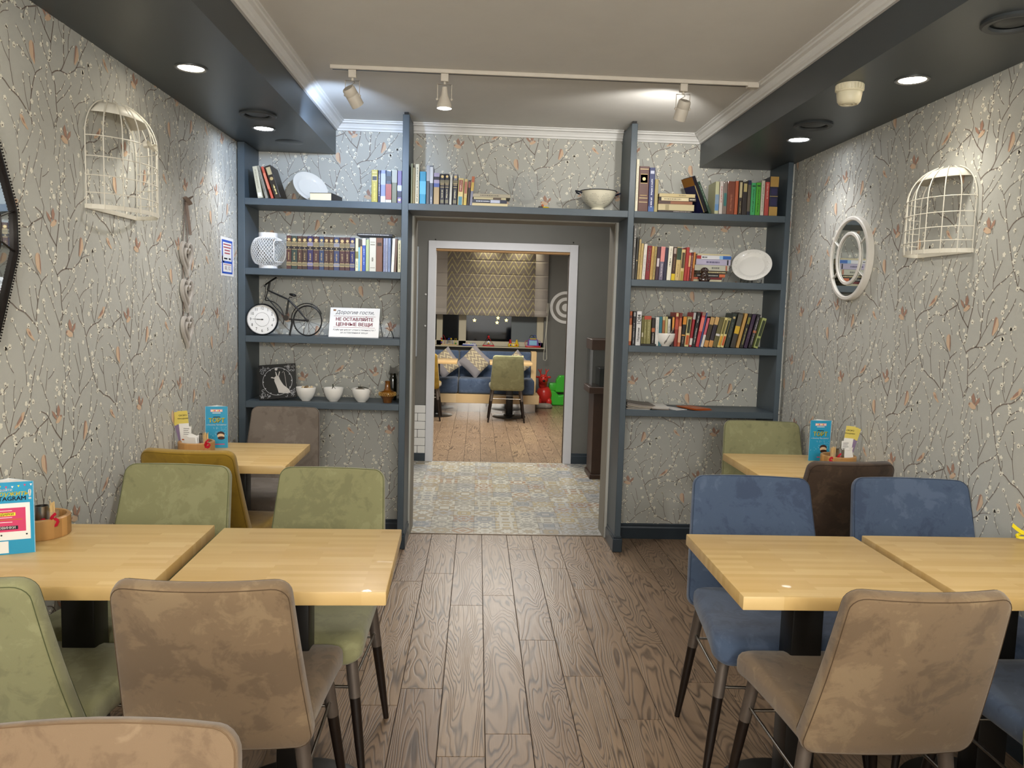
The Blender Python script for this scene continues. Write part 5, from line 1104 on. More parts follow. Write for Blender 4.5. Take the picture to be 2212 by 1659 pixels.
# sign
SY0, SY1 = D+.085, D+.150
tl, tr_, br_, bl = pY(716.7, 663.8, SY1), pY(822.5, 666.7, SY1), pY(817.2, 729.3, SY0), pY(709.6, 726.9, SY0)
X = (br_-bl); wS = X.length; X.normalize(); bl.z = T3+.0015; upv = ((tl+tr_)/2-(bl+br_)/2); hS = upv.length*1.0; Zv = Vector((0, upv.y, upv.z)).normalized(); Xv = Vector((1, 0, 0))
Nv = Xv.cross(Zv); MS = Matrix(((Xv.x, -Nv.x, Zv.x, (bl.x+br_.x)/2), (Xv.y, -Nv.y, Zv.y, SY0), (Xv.z, -Nv.z, Zv.z, T3+.001), (0, 0, 0, 1)))
r = thing('notice_stand', 'white tabletop notice about valuables with red capitals, beside the bicycle clock', 'sign', (0, 0, 0))
b = MB(); b.use(WHT).box(-wS/2, wS/2, 0, .0016, 0, hS, MS); INKR = pm('print_maroon', '#8d3140', .5); g = .0004
txt_on(b, INK, 'Дорогие гости,', hS*.17, 0, hS*.84, MS, .0006, .01, shear=.25); rect_on(b, INKR, -wS*.42, wS*.42, hS*.705, hS*.715, MS); txt_on(b, INKR, 'НЕ ОСТАВЛЯЙТЕ', hS*.155, 0, hS*.60, MS, .0006, .045, sx=.93)
txt_on(b, INKR, 'ЦЕННЫЕ ВЕЩИ', hS*.155, 0, hS*.43, MS, .0006, .045, sx=1.02); rect_on(b, INKR, -wS*.42, wS*.42, hS*.325, hS*.335, MS)
txt_on(b, INK, 'Кафе не несет ответственности !', hS*.085, 0, hS*.245, MS, .0006, .0, shear=.3); txt_on(b, INK, 'за оставленные вещи', hS*.085, 0, hS*.15, MS, .0006, 0, shear=.3); rect_on(b, pm('print_leaf_brown', '#8a5a2c', .6), -wS*.44, -wS*.385, hS*.885, hS*.94, MS); b.build('notice_sheet', r)
b = MB(); b.use(pm('clear_acrylic', '#eef2f4', .05, trans=.6, ior=1.35, alpha=.3)).box(-wS/2-.002, wS/2+.002, .0019, .0045, .0, hS+.002, MS); b.build('acrylic_back', r)
x_ = pY(820, 729, SY0).x
b = MB(); b.use(BLACK).tube([(x_-.012, SY1+.002, T3+hS*.7), (x_-.002, SY1+.10, T3+.003)], .002, 6); b.build('prop', r)
# little wire figure right of the sign
r = thing('wire_ornament', 'tiny dark wire ornament standing right of the notice', 'ornament', (0, 0, 0))
b = MB(); b.use(BLACK); g = lambda x, y: pY(700+x/12.29, 650+y/12.29, D+.05)
def legz(p): return Vector((p.x, D+.05, T3+.0025))
b.tube([legz(g(1665, 1010)), g(1720, 880), g(1760, 790)], .0016, 6); b.build('leg', r)
b = MB(); b.use(BLACK); b.tube([legz(g(1845, 1010)), g(1825, 900), g(1780, 790)], .0028, 6); b.build('leg', r)
b = MB(); b.use(pm('rust_leaf', '#6f4a34', .6)); b.tube([g(1760, 795), g(1700, 740), g(1610, 720)], .002, 6); b.tube([g(1770, 790), g(1720, 660), g(1690, 580)], .003, 6); b.tube([g(1765, 790), g(1830, 690), g(1860, 610)], .002, 6); b.build('body', r)
# ------------------------------------------------------------------ fourth left shelf
r = thing('picture_tile', 'black square picture with silver scrollwork and a dancing figure, leaning in the fourth left shelf', 'picture', (0, 0, 0))
pq = [pY(549.5, 781.5, D+.125), pY(632, 775.5, D+.135), pY(640, 855, D+.05), pY(564.5, 863, D+.035)]
c0 = (pq[2]+pq[3])/2; c0.z = T4+.002; wP = .215
Xv = Vector((.985, .09, 0)).normalized(); tp = (pq[0]+pq[1])/2; Zv = (tp-c0); Zv.x = -.012; Zv = (Zv-Xv*Zv.dot(Xv)).normalized(); Nv = Xv.cross(Zv); MP = Matrix(((Xv.x, -Nv.x, Zv.x, c0.x-.004), (Xv.y, -Nv.y, Zv.y, c0.y), (Xv.z, -Nv.z, Zv.z, T4+.012), (0, 0, 0, 1)))
MP = MP @ Matrix.Rotation(math.radians(-5), 4, 'Y')
SIL = pm('silver_scroll', '#a9a9aa', .4, .3)
b = MB(); b.use(pm('black_lacquer', '#070708', .3)).rbox(-wP/2, wP/2, 0, .008, 0, wP, .001, 1, MP); b.build('panel', r)
b = MB(); b.use(SIL); PV = lambda x, z: MP @ Vector((x, -.0012, z)); n = 64
for i in range(n):
    a, a2 = 2*math.pi*i/n, 2*math.pi*(i+1)/n
    b.poly([PV(q*math.cos(t), wP/2+q*math.sin(t)) for q, t in ((.084, a), (.084, a2), (.0865, a2), (.0865, a))])
for i in range(12):
    a = i*math.pi/6; b.poly([PV(q*math.cos(a+d), wP/2+q*math.sin(a+d)) for q, d in ((.079, -.03), (.079, .03), (.084, .05), (.084, -.05))])
b.build('ring', r)
b = MB(); b.use(SIL); rn = random.Random(8)
for sx_ in (-1, 1):
    for sz in (-1, 1):
        for k in range(26):
            q = rn.uniform(.0, .045); x, z_ = .097-rn.uniform(0, .05), .097-rn.uniform(0, .05)
            if math.hypot(x, z_) < .097: continue
            a0 = rn.random()*6; R_ = rn.uniform(.004, .009); pts = [PV(sx_*x+R_*math.cos(a0+t)*(1-t/8), wP/2+sz*z_+R_*math.sin(a0+t)*(1-t/8)) for t in [j*.6 for j in range(8)]]
            b.tube(pts, .0012, 4)
b.build('scrollwork', r)['kind'] = 'stuff'
b = MB(); b.use(pm('figure_silver', '#b9b3ab', .5, .2)); S_ = lambda L: [PV((x-340)/6.703*.00275, (620-y)/6.703*.00275+.020) for x, y in L]
b.poly(S_([(350, 580), (475, 600), (520, 585), (500, 540), (470, 510), (425, 470), (395, 420), (375, 380), (360, 330), (330, 320), (300, 340), (295, 400), (320, 470), (340, 530)][::-1]))
b.poly(S_([(322, 330), (345, 330), (332, 290), (322, 258), (312, 258), (318, 300)][::-1])); b.poly(S_([(350, 330), (365, 320), (380, 262), (368, 258), (358, 295)][::-1])); b.poly([PV((x-340)/6.703*.00275, (620-y)/6.703*.00275+.020) for x, y in ell(325, 222, 20, 20, 14)]); b.poly(S_([(300, 350), (260, 335), (245, 350), (300, 365)][::-1])); b.tube([PV((x-340)/6.703*.00275, (620-y)/6.703*.00275+.020) for x, y in ((410, 280), (425, 262), (440, 275), (455, 400), (470, 560))], .0011, 5); b.build('figure', r)
GBW = 'small white bowls on the shelves'
W3 = lambda x: 540+x/6.703
SH = pm('seashell', '#c9b48e', .5); FG = pm('dark_frog', '#3a3a2c', .5)
for u, lb, fl in ((812, 'white bowl full of small shells, left of three on the fourth left shelf', 's'), (1210, 'middle white bowl of three on the fourth left shelf', 'm'), (1618, 'right white bowl of three on the fourth left shelf, with tongs', 't')):
    r, c = bowl(lb, W3(u), 865, D+.075, T4, .0600, .082, GBW)
    if fl == 's':
        rn = random.Random(1)
        for k in range(16): a, q = rn.random()*6.28, rn.random()*.038; b = MB(); b.use(SH if k % 3 else pm('seashell_dark', '#7d6a4c', .5)).lathe([(0, 0), (.009, .004), (.011, .009), (.007, .016), (0, .020)], 10, Matrix.Rotation(rn.random()*3, 4, 'X')); tag(b.build('sea_shell', None, (c.x+q*math.cos(a), D+.075+q*math.sin(a), T4+.070+rn.random()*.010)), 'small cream shell heaped in the left white bowl', 'shell', 'shells in the left white bowl')
    elif fl == 'm':
        b = MB(); b.use(FG).tube([(c.x-.008, D+.07, T4+.075), (c.x-.002, D+.07, T4+.092), (c.x-.004, D+.07, T4+.104)], [.002, .0035, .004], 8); b.tube([(c.x-.004, D+.07, T4+.095), (c.x+.014, D+.07, T4+.074)], .0015, 6); b.tube([(c.x-.03, D+.08, T4+.05), (c.x-.008, D+.07, T4+.078)], .0015, 6); tag(b.build('wire_sprig'), 'dark little sprig sticking out of the middle white bowl', 'ornament')
    else:
        b = MB(); b.use(pm('dark_pebble', '#6b6253', .6)).ball((c.x-.01, D+.07, T4+.076), .03, .028, .010, 14); tag(b.build('spice_mound'), 'brown mound of spice in the right white bowl', 'spice')
        b = MB(); b.use(pm('dark_tongs', '#34301f', .5)).tube([(c.x-.020, D+.055, T4+.092), (c.x+.01, D+.06, T4+.091), (c.x+.044, D+.06, T4+.084)], [.005, .0035, .0025], 8); b.use(STEEL).tube([(c.x+.044, D+.045, T4+.086), (c.x+.060, D+.03, T4+.076), (c.x+.054, D+.018, T4+.050)], .002, 6); tag(b.build('serving_tongs'), 'dark handled tongs lying across the right white bowl', 'tongs')
# vase group
c = pY(W3(1990), 866, D+.07)
AM = pm('amber_glass', '#7a4a12', .12, trans=.25, coat=1); DG = pm('dark_green_glass', '#1d1d10', .1, trans=.2, coat=1)
r = thing('amber_vase', 'squat amber glass vase with a thin neck beside the left centre post', 'vase', (c.x, D+.07, T4+.0004), (0, 0, 0))
b = MB(); b.use(AM).lathe([(0, 0), (.026, 0), (.028, .006), (.030, .018), (.040, .034), (.050, .048), (.052, .056), (.046, .066), (.026, .074), (.0185, .084), (.0155, .120), (.0185, .130), (.016, .131), (.013, .12), (.013, .09), (0, .07)], 36); b.build('body', r)
b = MB(); b.use(GOLD)
for k in range(30):
    a = k*2*math.pi/30
    for z_, q in ((.046, .0495), (.054, .0525), (.062, .0490)): b.ball((q*math.cos(a+z_*9), q*math.sin(a+z_*9), z_), .0036, .0036, .0032, 6)
b.build('hobnail_band', r)['kind'] = 'stuff'
r = thing('green_bottle', 'dark green ornamental bottle with a winged stopper behind the amber vase', 'bottle', (c.x+.018, D+.20, T4+.0004), (0, 0, 0))
b = MB(); b.use(DG).lathe([(0, 0), (.022, 0), (.024, .01), (.024, .13), (.020, .145), (.018, .15), (.0215, .168), (0, .17)], 28); b.build('body', r)
b = MB(); b.use(DG).prism([(-.024, 0), (-.028, .006), (-.020, .03), (-.018, .055), (-.008, .045), (.008, .045), (.020, .055), (.022, .03), (.030, .004), (.024, 0)], .018, Matrix.Translation((0, .009, .158)) @ Matrix.Rotation(math.radians(90), 4, 'X')); b.build('stopper', r)
# ------------------------------------------------------------------ wall decor
CWH = pm('cage_white', '#ddd8ca', .45)
def cage(side, ya, yb, z0, z1, label):
    X = XL if side < 0 else XR; s_ = 1 if side < 0 else -1; R_ = abs(yb-ya)/2; yc = (ya+yb)/2; H = z1-z0; hd = .62*H
    r = thing('birdcage_ornament', label, 'birdcage', (X, yc, z0), (0, 0, 0), 'half birdcages on the side walls')
    P = lambda a, z, q=1: Vector((s_*(.006+R_*.70*q*math.sin(a)), -R_*q*math.cos(a), z))
    b = MB(); b.use(CWH)
    base = len(b.v); n = 24
    for z in (0, .016):
        for i in range(n+1): b.v.append(P(math.pi*i/n, z))
        for i in range(n+1): b.v.append(P(math.pi*i/n, z, .985))
    m_ = n+1
    for i in range(n):
        for q in ((i, i+1, 2*m_+i+1, 2*m_+i), (m_+i+1, m_+i, 3*m_+i, 3*m_+i+1), (2*m_+i, 2*m_+i+1, 3*m_+i+1, 3*m_+i), (i+1, i, m_+i, m_+i+1)): b.face([base+k for k in q])
    b.box(s_*.0 if s_ > 0 else -.006, .006 if s_ > 0 else 0, -R_, R_, 0, .016); b.build('base_band', r)
    def prof(t):
        if t < hd: return 1
        u = (t-hd)/(H-hd); return max(.30, math.sqrt(max(0, 1-u*u*.93)))
    for i in range(9):
        a = math.pi*i/8; b = MB(); b.use(CWH); b.tube([P(a, hd*k/3) for k in range(3)]+[P(a, hd+(H-hd)*k/10*.97, prof(hd+(H-hd)*k/10*.97)) for k in range(11)], .0022, 6); b.build('wire_bar', r)
    for z in (hd, hd*.72, hd*.46, hd*.22):
        b = MB(); b.use(CWH).tube([P(math.pi*i/24, z) for i in range(25)], .0020, 6); b.build('wire_hoop', r)
    b = MB(); b.use(CWH); n = 20; base = len(b.v)
    for q, z in ((.78, H*.845), (.52, H*.945), (.10, H)):
        for i in range(n+1): b.v.append(P(math.pi*i/n, z, q))
    for j in range(2):
        for i in range(n): b.face([base+j*(n+1)+i, base+j*(n+1)+i+1, base+(j+1)*(n+1)+i+1, base+(j+1)*(n+1)+i], True)
    o = b.build('roof_cap', r); md = o.modifiers.new('thickness', 'SOLIDIFY'); md.thickness = .0015
    for z in (hd*.72, hd*.22):
        b = MB(); b.use(CWH).tube([P(math.pi*.55, z)+Vector((0, .009*math.cos(t), -.012+.009*math.sin(t))) for t in [k*math.pi/5 for k in range(10)]], .0018, 6, True); b.build('hook_loop', r)
    if side < 0:
        b = MB(); b.use(CWH); q = P(math.pi*.47, hd*.99); ribbon(b, [q+Vector((.004, .05*math.sin(t), .012*math.sin(2*t)+.004)) for t in [k*math.pi/8 for k in range(17)]], .014, (1, 0, .3)); b.build('bow', r)
    return r
a, c_ = pX(183, 443, XL), pX(293, 467, XL); cage(-1, a.y, c_.y, a.z-.01, pX(245, 225, XL).z-.005, 'cream wire half birdcage on the left wall')
a, c_ = pX(1985, 548, XR), pX(2103, 543, XR); cage(1, a.y, c_.y, (a.z+c_.z)/2-.012, pX(2080, 338, XR).z-.03, 'cream wire half birdcage on the right wall')
# hearts on a ribbon
r = thing('heart_garland', 'three grey wooden heart frames on a taupe ribbon on the left wall', 'garland', (XL, 0, 0))
HM = pm('whitewashed_wood', '#b3aea8', .6); RB = pm('taupe_ribbon', '#8a7a70', .7)
yh = 3.862
def heart(s, n=40): return [(s*.062*16*math.sin(t)**3/16, s*(.060*(13*math.cos(t)-5*math.cos(2*t)-2*math.cos(3*t)-math.cos(4*t))/13)) for t in [2*math.pi*i/n for i in range(n)]]
for zt, zb in ((pX(404, 523, XL).z, pX(404, 597, XL).z), (pX(404, 603, XL).z, pX(404, 674, XL).z), (pX(402, 682, XL).z, pX(400, 752, XL).z)):
    zc_ = (zt+zb)/2+.012; k = (zt-zb)/.150; b = MB(); b.use(HM)
    for s0, s1, d in ((1.15, .86, .020), (.66, .48, .024)):
        o_, i_ = heart(s0), heart(s1); n = len(o_); base = len(b.v)
        for L, x in ((o_, .004), (i_, .004), (o_, d-.004), (i_, d-.004), ([(p[0]*.5+q[0]*.5, p[1]*.5+q[1]*.5) for p, q in zip(o_, i_)], d)):
            for p in L: b.v.append(Vector((x, yh+p[0]*k, zc_+p[1]*k)))
        for i in range(n):
            j = (i+1) % n
            for A, B in ((0, 2), (2, 4), (4, 3), (3, 1), (1, 0)): b.face([base+A*n+i, base+A*n+j, base+B*n+j, base+B*n+i], True)
    o = b.build('heart_frame', r)
zt, zb = pX(400, 432, XL).z, pX(400, 700, XL).z
b = MB(); b.use(RB)
for y_ in (-.036, .030): ribbon(b, [Vector((.006, yh+y_*min(1, k/3), zt+(zb-zt)*k/8)) for k in range(9)], .010, (0, 1, 0))
b.build('hanging_ribbon', r)
b = MB(); b.use(RB)
for sg in (-1, 1): ribbon(b, [Vector((.012+.018*math.sin(t/2)**2, yh+sg*.048*math.sin(t)*(.6+.4*math.cos(t/2)), zt+.030*math.sin(t/2)*math.cos(t/2+.5)+(.02 if sg > 0 else 0)*math.sin(t/2))) for t in [k*math.pi*2/14 for k in range(15)]], .016, (1, 0, .4))
ribbon(b, [Vector((.010, yh+.004+.010*k, zt-.032*k)) for k in range(6)], .020, (.3, 1, 0)); b.ball((.012, yh, zt), .010, .010, .012, 12); b.build('bow', r)
# notice on the left wall
y0, y1, z0, z1 = 4.392, 4.618, 1.605, 1.818
M = Matrix(((0, 1, 0, XL+.0014), (-1, 0, 0, 0), (0, 0, 1, 0), (0, 0, 0, 1)))   # local x -> -y ; flip
def NP(u, v, e=0): return Vector((XL+.0016+e, y0+(y1-y0)*u, z0+(z1-z0)*v))
b = MB(); b.use(WHT).box(XL+.0012, XL+.0016, y0, y1, z0, z1)
def nq(mat, u0, u1, v0, v1, e): b.use(mat); b.poly([NP(u0, v0, e), NP(u1, v0, e), NP(u1, v1, e), NP(u0, v1, e)])
BLU, RDS = pm('sticker_blue', '#1f55c4', .4), pm('print_red', '#b03a48', .5)
nq(BLU, .08, .9, .06, .93, .0002); nq(WHT, .16, .83, .39, .87, .0004); nq(WHT, .16, .83, .11, .33, .0004)
NTX = lambda s_, size, u, v, mat, sx=1: b.use(mat).text(s_, size, lambda x, y: NP(u, v, .0006)+Vector((0, x*sx, y)), 'CENTER', .02)
for k in range(4): nq(RDS, .2+.08*(k > 1), .78-.08*(k > 1), .80-.075*k, .83-.075*k, .0006)
nq(pm('print_ink', '#171a26'), .24, .5, .43, .47, .0006); nq(pm('print_ink', '#171a26'), .6, .76, .43, .475, .0006)
nq(RDS, .22, .78, .29, .305, .0006); NTX('101, 112', .030, .5, .205, RDS, .95); tag(b.build('wall_notice'), 'white and blue emergency notice stuck on the left wall beside the bookcase', 'notice')
# faceted mirror at the left edge
MIR = pm('mirror_glass', '#dfe3e2', .02, metal=1); FRB = pm('dark_bronze_frame', '#1c1512', .4, .5)
pt = [(2.447, 1.60), (2.447, 1.722), (2.33, 1.985), (2.10, 1.985), (1.98, 1.722), (1.98, 1.60), (2.10, 1.335), (2.33, 1.335)]
yc_, zc_ = sum(p[0] for p in pt)/8, sum(p[1] for p in pt)/8
r = thing('faceted_mirror', 'octagonal faceted mirror with dark beaded frame, cut by the left edge', 'mirror', (XL, 0, 0))
ins = [(yc_+(y-yc_)*.955, zc_+(z-zc_)*.965) for y, z in pt]; inn = [(yc_+(y-yc_)*.58, zc_+(z-zc_)*.58) for y, z in pt]
b = MB(); b.use(FRB); n = 8; base = len(b.v)
for L, x in ((pt, .001), (pt, .028), (ins, .030), (ins, .018)):
    for y, z in L: b.v.append(Vector((x, y, z)))
for i in range(n):
    j = (i+1) % n
    for k in range(3): b.face([base+k*n+i, base+k*n+j, base+(k+1)*n+j, base+(k+1)*n+i])
for i in range(n): b.tube([(.021, *ins[i]), (.034, *inn[i])], .0022, 6); b.tube([(.034, *inn[i]), (.034, *inn[(i+1) % n])], .0022, 6)
for i in range(n):
    p, q = pt[i], pt[(i+1) % n]; L = math.hypot(q[0]-p[0], q[1]-p[1]); m_ = int(L/.009)
    for k in range(m_): b.ball((.031, p[0]+(q[0]-p[0])*(k+.5)/m_*1, p[1]+(q[1]-p[1])*(k+.5)/m_), .003, n=6)
b.build('frame', r)
for i in range(n):
    j = (i+1) % n; b = MB(); b.use(MIR); b.poly([(.019, *ins[i]), (.019, *ins[j]), (.033, *inn[j]), (.033, *inn[i])]); b.build('mirror_facet', r)
b = MB(); b.use(MIR); b.poly([(.033, y, z) for y, z in inn]); b.build('mirror_facet', r)
# round mirror on the right wall
r = thing('round_mirror', 'round mirror with double white rings on the right wall', 'mirror', (XR, 0, 0))
cy_, cz_ = pX(1843, 558, XR).y-.005, pX(1843, 559, XR).z; Mm = Matrix.Translation((0, cy_, cz_)) @ Matrix.Rotation(math.radians(-90), 4, 'Y')
MW = pm('distressed_white', '#dedad2', .5); R_ = .208
b = MB(); b.use(MW).lathe([(R_, .001), (R_, .028), (R_-.005, .032), (R_-.017, .032), (R_-.021, .028), (R_-.021, .022)], 64, Mm); b.build('outer_ring', r)
b = MB(); b.use(MW).lathe([(.132, .0245), (.132, .029), (.129, .032), (.118, .032), (.115, .029), (.115, .0245)], 56, Mm); b.build('inner_ring', r)
b = MB(); b.use(MIR).lathe([(0, .0235), (R_-.022, .0235)], 64, Mm); b.build('mirror_glass', r)
for a in (60, 120, 240, 300):
    a = math.radians(a); b = MB(); b.use(MW).tube([Mm @ Vector((q*math.cos(a), q*math.sin(a), .027)) for q in (.131, R_-.02)], .003, 6); b.build('spacer_bar', r)
# ------------------------------------------------------------------ ceiling fittings
EM = {n: pm('lamp_'+n, '#ffffff', .5, emit=c, es=e) for n, c, e in (('warm', '#fff0d8', 28), ('neutral', '#f4f8ff', 40), ('off', '#a0a0a0', 0))}
TRM = pm('downlight_trim', '#6c6d6c', .35, .6)
for i, (x, y, c_, p_) in enumerate(DLS+[(q[0], q[1], WARM, 0) for q in DLB]):
    lab = ['recessed downlight in the left soffit, nearer the camera', 'recessed downlight in the left soffit, nearer the bookcase', 'recessed downlight in the right soffit, nearer the camera', 'recessed downlight in the right soffit, nearer the bookcase'][i] if i < 4 else 'recessed downlight out of view in the %s soffit, %s from the bookcase' % ('left' if x < 0 else 'right', ('third', 'fourth', 'fifth')[(i-4) % 3])
    r = thing('recessed_downlight', lab, 'light', (x, y, ZS), (math.pi, 0, 0), 'recessed downlights in the soffits' if i < 4 else 'downlights behind the camera')
    b = MB(); b.use(TRM).lathe([(.062, 0), (.062, .004), (.056, .006), (.049, .003), (.047, -.0)], 36); b.build('trim_ring', r)
    b = MB(); b.use(EM['warm' if c_ == WARM else 'neutral']).lathe([(0, .0035), (.048, .0025)], 32); b.build('lens', r)
VT = pm('vent_grey', '#3a3e40', .45)
for u, v, lab in ((557, 246, 'round air vent in the left soffit'), (1757, 269, 'round air vent in the right soffit near the bookcase'), (2190, 45, 'round air vent in the right soffit, cut by the top right corner')):
    p = pZ(u, v, ZS); r = thing('round_vent', lab, 'vent', (p.x, p.y, ZS), (math.pi, 0, 0), 'round vents in the soffits')
    b = MB(); b.use(VT).lathe([(.088, 0), (.089, .008), (.082, .014), (.066, .012), (.062, .004)], 40); b.build('vent_ring', r)
    b = MB(); b.use(VT).lathe([(0, .006), (.045, .006), (.054, .002), (.054, -.0)], 36); b.build('vent_disc', r)
p = pZ(625, 307, ZS); r = thing('speaker_disc', 'flush dark round cover in the left soffit over the bookcase', 'cover', (p.x, p.y, ZS), (math.pi, 0, 0)); b = MB(); b.use(SOF).lathe([(0, .003), (.075, .003), (.079, 0)], 36); b.build('disc', r)
p = pZ(1836, 183, ZS); r = thing('heat_detector', 'cream cylindrical smoke detector on the right soffit', 'detector', (p.x, p.y, ZS), (math.pi, 0, 0))
b = MB(); b.use(CREAMP).lathe([(0, 0), (.050, 0), (.050, .026), (.047, .030), (.044, .031)], 40); b.build('base', r)
for i in range(24): a = i*math.pi/12; b = MB(); b.use(CREAMP).box(-.004, .004, .0485, .053, .003, .024, Matrix.Rotation(a, 4, 'Z')); b.build('rib', r)
b = MB(); b.use(CREAMP).lathe([(.046, .031), (.0475, .034), (.043, .064), (.036, .074), (.030, .076), (.029, .073), (.024, .073), (.023, .076), (.016, .076), (.015, .073), (0, .073)], 40); b.build('sensor_head', r)
# track with three heads
TRW = pm('track_white', '#d5cdc0', .4)
p, q = pZ(715, 149, ZC-.014), pZ(1640, 184, ZC-.014); ty = (p.y+q.y)/2
r = thing('lighting_track', 'white ceiling lighting track across the room in front of the bookcase', 'track light', (0, 0, 0)); b = MB(); b.use(TRW).rbox(p.x, q.x, ty-.017, ty+.017, ZC-.019, ZC-.0005, .0015, 1); b.build('rail_body', r)
b = MB(); b.use(BLACK).box(p.x+.01, q.x-.06, ty-.006, ty+.006, ZC-.0197, ZC-.019); b.build('groove', r); b = MB(); b.use(TRW).rbox(q.x-.055, q.x, ty-.0185, ty+.0185, ZC-.026, ZC-.0005, .002, 1); b.build('end_feed', r)
for u, lab, tl_, lit in ((766, 'left track spotlight, tipped towards the left bookcase', (38, -25), None), (961, 'middle track spotlight, lit and pointing down', (2, 0), 'neutral'), (1497, 'right track spotlight, tipped towards the bookcase', (30, 8), None)):
    c = pZ(u, 165, ZC-.03); r = thing('track_spotlight', lab, 'spotlight', (c.x, ty, ZC-.0197), (0, 0, 0), 'spotlights on the ceiling track')
    b = MB(); b.use(TRW).rbox(-.018, .018, -.014, .014, -.036, 0, .002, 1); b.build('adapter', r)
    hz = -.115; b = MB(); b.use(TRW)
    b.tube([(-.033, 0, hz), (-.033, 0, -.048), (.033, 0, -.048), (.033, 0, hz)], .0022, 6); b.tube([(0, 0, -.036), (0, 0, -.048)], .006, 8); b.ball((-.034, 0, hz), .006); b.ball((.034, 0, hz), .006); b.build('yoke', r)
    b = MB(); b.use(pm('cable_grey', '#8c867c', .5)).tube([(0, 0, -.036), (.010, .006, -.055), (-.008, .010, -.066), (0, .004, -.082)], .0018, 6); b.build('cable', r)
    Mh = Matrix.Translation((0, 0, hz)) @ Matrix.Rotation(math.radians(tl_[0]), 4, 'X') @ Matrix.Rotation(math.radians(tl_[1]), 4, 'Y')
    if lit: b = MB(); b.use(TRW).lathe([(0, .055), (.012, .055), (.016, .02), (.030, -.012), (.036, -.030), (.036, -.042), (.034, -.042)], 32, Mh); b.build('lamp_head', r); b = MB(); b.use(EM['neutral']).lathe([(0, -.046), (.02, -.045), (.034, -.040)], 28, Mh); b.build('lens', r)
    else:
        b = MB(); b.use(TRW).lathe([(0, .040), (.026, .040), (.030, .034), (.0305, .006), (.029, .004), (.0305, .002), (.0305, -.052), (.0285, -.052), (.0285, -.030), (0, -.030)], 32, Mh); b.build('lamp_head', r)
        b = MB(); b.use(pm('perforation_dark', '#4a463e', .7))
        for i in range(5):
            for j in range(5):
                x_, y_ = (i-2)*.008, (j-2)*.008
                if math.hypot(x_, y_) < .02: b.poly([Mh @ Vector((x_+.0022*math.cos(t), y_+.0022*math.sin(t), .0404)) for t in [k*math.pi/3 for k in range(6)]])
        b.build('perforated_cap', r)['kind'] = 'stuff'
# globe fixtures, invented to carry the fill lights added behind the camera
for i, (x, y) in enumerate(FILL_XY):
    r = thing('added_pendant', 'invented fill-light pendant behind the camera, %s' % ('left of the front pair', 'right of the front pair', 'farthest from the bookcase')[i], 'light', (x, y, ZC), (0, 0, 0), 'added pendants behind the camera')
    b = MB(); b.use(BLACK).lathe([(0, 0), (.05, 0), (.05, -.02), (0, -.025)], 24); b.tube([(0, 0, -.02), (0, 0, -.40)], .003, 6); b.build('cord', r)
    b = MB(); b.use(BLACK).lathe([(.03, -.40), (.05, -.43), (.055, -.45)], 24); b.build('holder', r)
# ------------------------------------------------------------------ lobby things
# vitrine on a tall brown cabinet
WAL = paint('dark_walnut', '#3a261a', .4, .15, 20)
r = thing('display_cabinet', 'tall dark brown cabinet with a glass vitrine, partly hidden by the right jamb', 'cabinet', (0, 0, 0))
cx0 = 1.09; cy0, cy1 = 6.72, 7.05
g = lambda u, v: pY(u, v, cy0)
xa = g(1284, 860).x; zt, zg, zb_, zs_ = g(1285, 733).z, g(1285, 756).z, g(1285, 836).z, g(1285, 850).z
xg = g(1279, 800).x
b = MB(); b.use(WAL).rbox(xa, LX1-.06, cy0+.03, cy1, .04, zs_, .003, 1); b.build('carcass', r)
b = MB(); b.use(WAL).rbox(xa-.015, LX1-.05, cy0+.01, cy1+.01, 0, .04, .003, 1); b.build('plinth', r)
b = MB(); b.use(WAL).rbox(xg-.02, LX1-.03, cy0-.03, cy1+.02, zs_, zb_, .003, 1); b.build('shelf', r)
b = MB(); b.use(paint('brown_hood', '#3d2a1e', .45, .1)).rbox(xg-.01, LX1-.03, cy0-.02, cy1+.01, zg, zt, .003, 1); b.build('hood', r)
for x0, x1, y0_, y1_ in ((xg, LX1-.04, cy0-.012, cy0-.008), (xg, xg+.004, cy0-.008, cy1)):
    b = MB(); b.use(pm('smoked_glass', '#3c403f', .05, alpha=.3)).box(x0, x1, y0_, y1_, zb_+.0005, zg-.0005); b.build('glass_pane', r)
b = MB(); b.use(BLACK).rbox(xg+.075, LX1-.09, cy0+.04, cy1-.04, zb_+.0005, zb_+.16, .004, 1); b.build('dark_box', r)
b = MB(); b.use(pm('white_cable', '#dcdad4', .5)); g2 = lambda u, v: Vector((pY(u, v, D3-.02).x, D3-.02, pY(u, v, D3-.02).z))
b.tube([g2(1289, 914), g2(1276, 924), g2(1276, 930), g2(1286, 931)], .004, 6); b.tube([g2(1287, 935), g2(1275, 950), g2(1277, 962), g2(1286, 970)], .004, 6); tag(b.build('white_cable'), 'white cable looping out from behind the brown cabinet', 'cable')
p, q = pY(893.5, 532, D3-.03), pY(900.5, 770, D3-.03)
b = MB(); b.use(pm('pale_metal_bar', '#b4bac0', .35, .3)).rbox(p.x, q.x, D3-.034, D3-.001, q.z, p.z, .003, 1); tag(b.build('wall_bar'), 'pale vertical metal strip on the grey lobby wall left of the door frame', 'strip')
for si, (u, v) in enumerate(((919.5, 636), (918.5, 704), (915.5, 879))):
    p = pY(u, v, D3); b = MB(); b.use(WHITE).ball((0, 0, 0), .009, .006, .009, 12); tag(b.build('wall_plug', None, (p.x, D3-.004, p.z)), 'small white wall plug left of the door frame, %s of three' % ('uppermost', 'middle', 'lowest')[si], 'plug', 'white wall plugs')
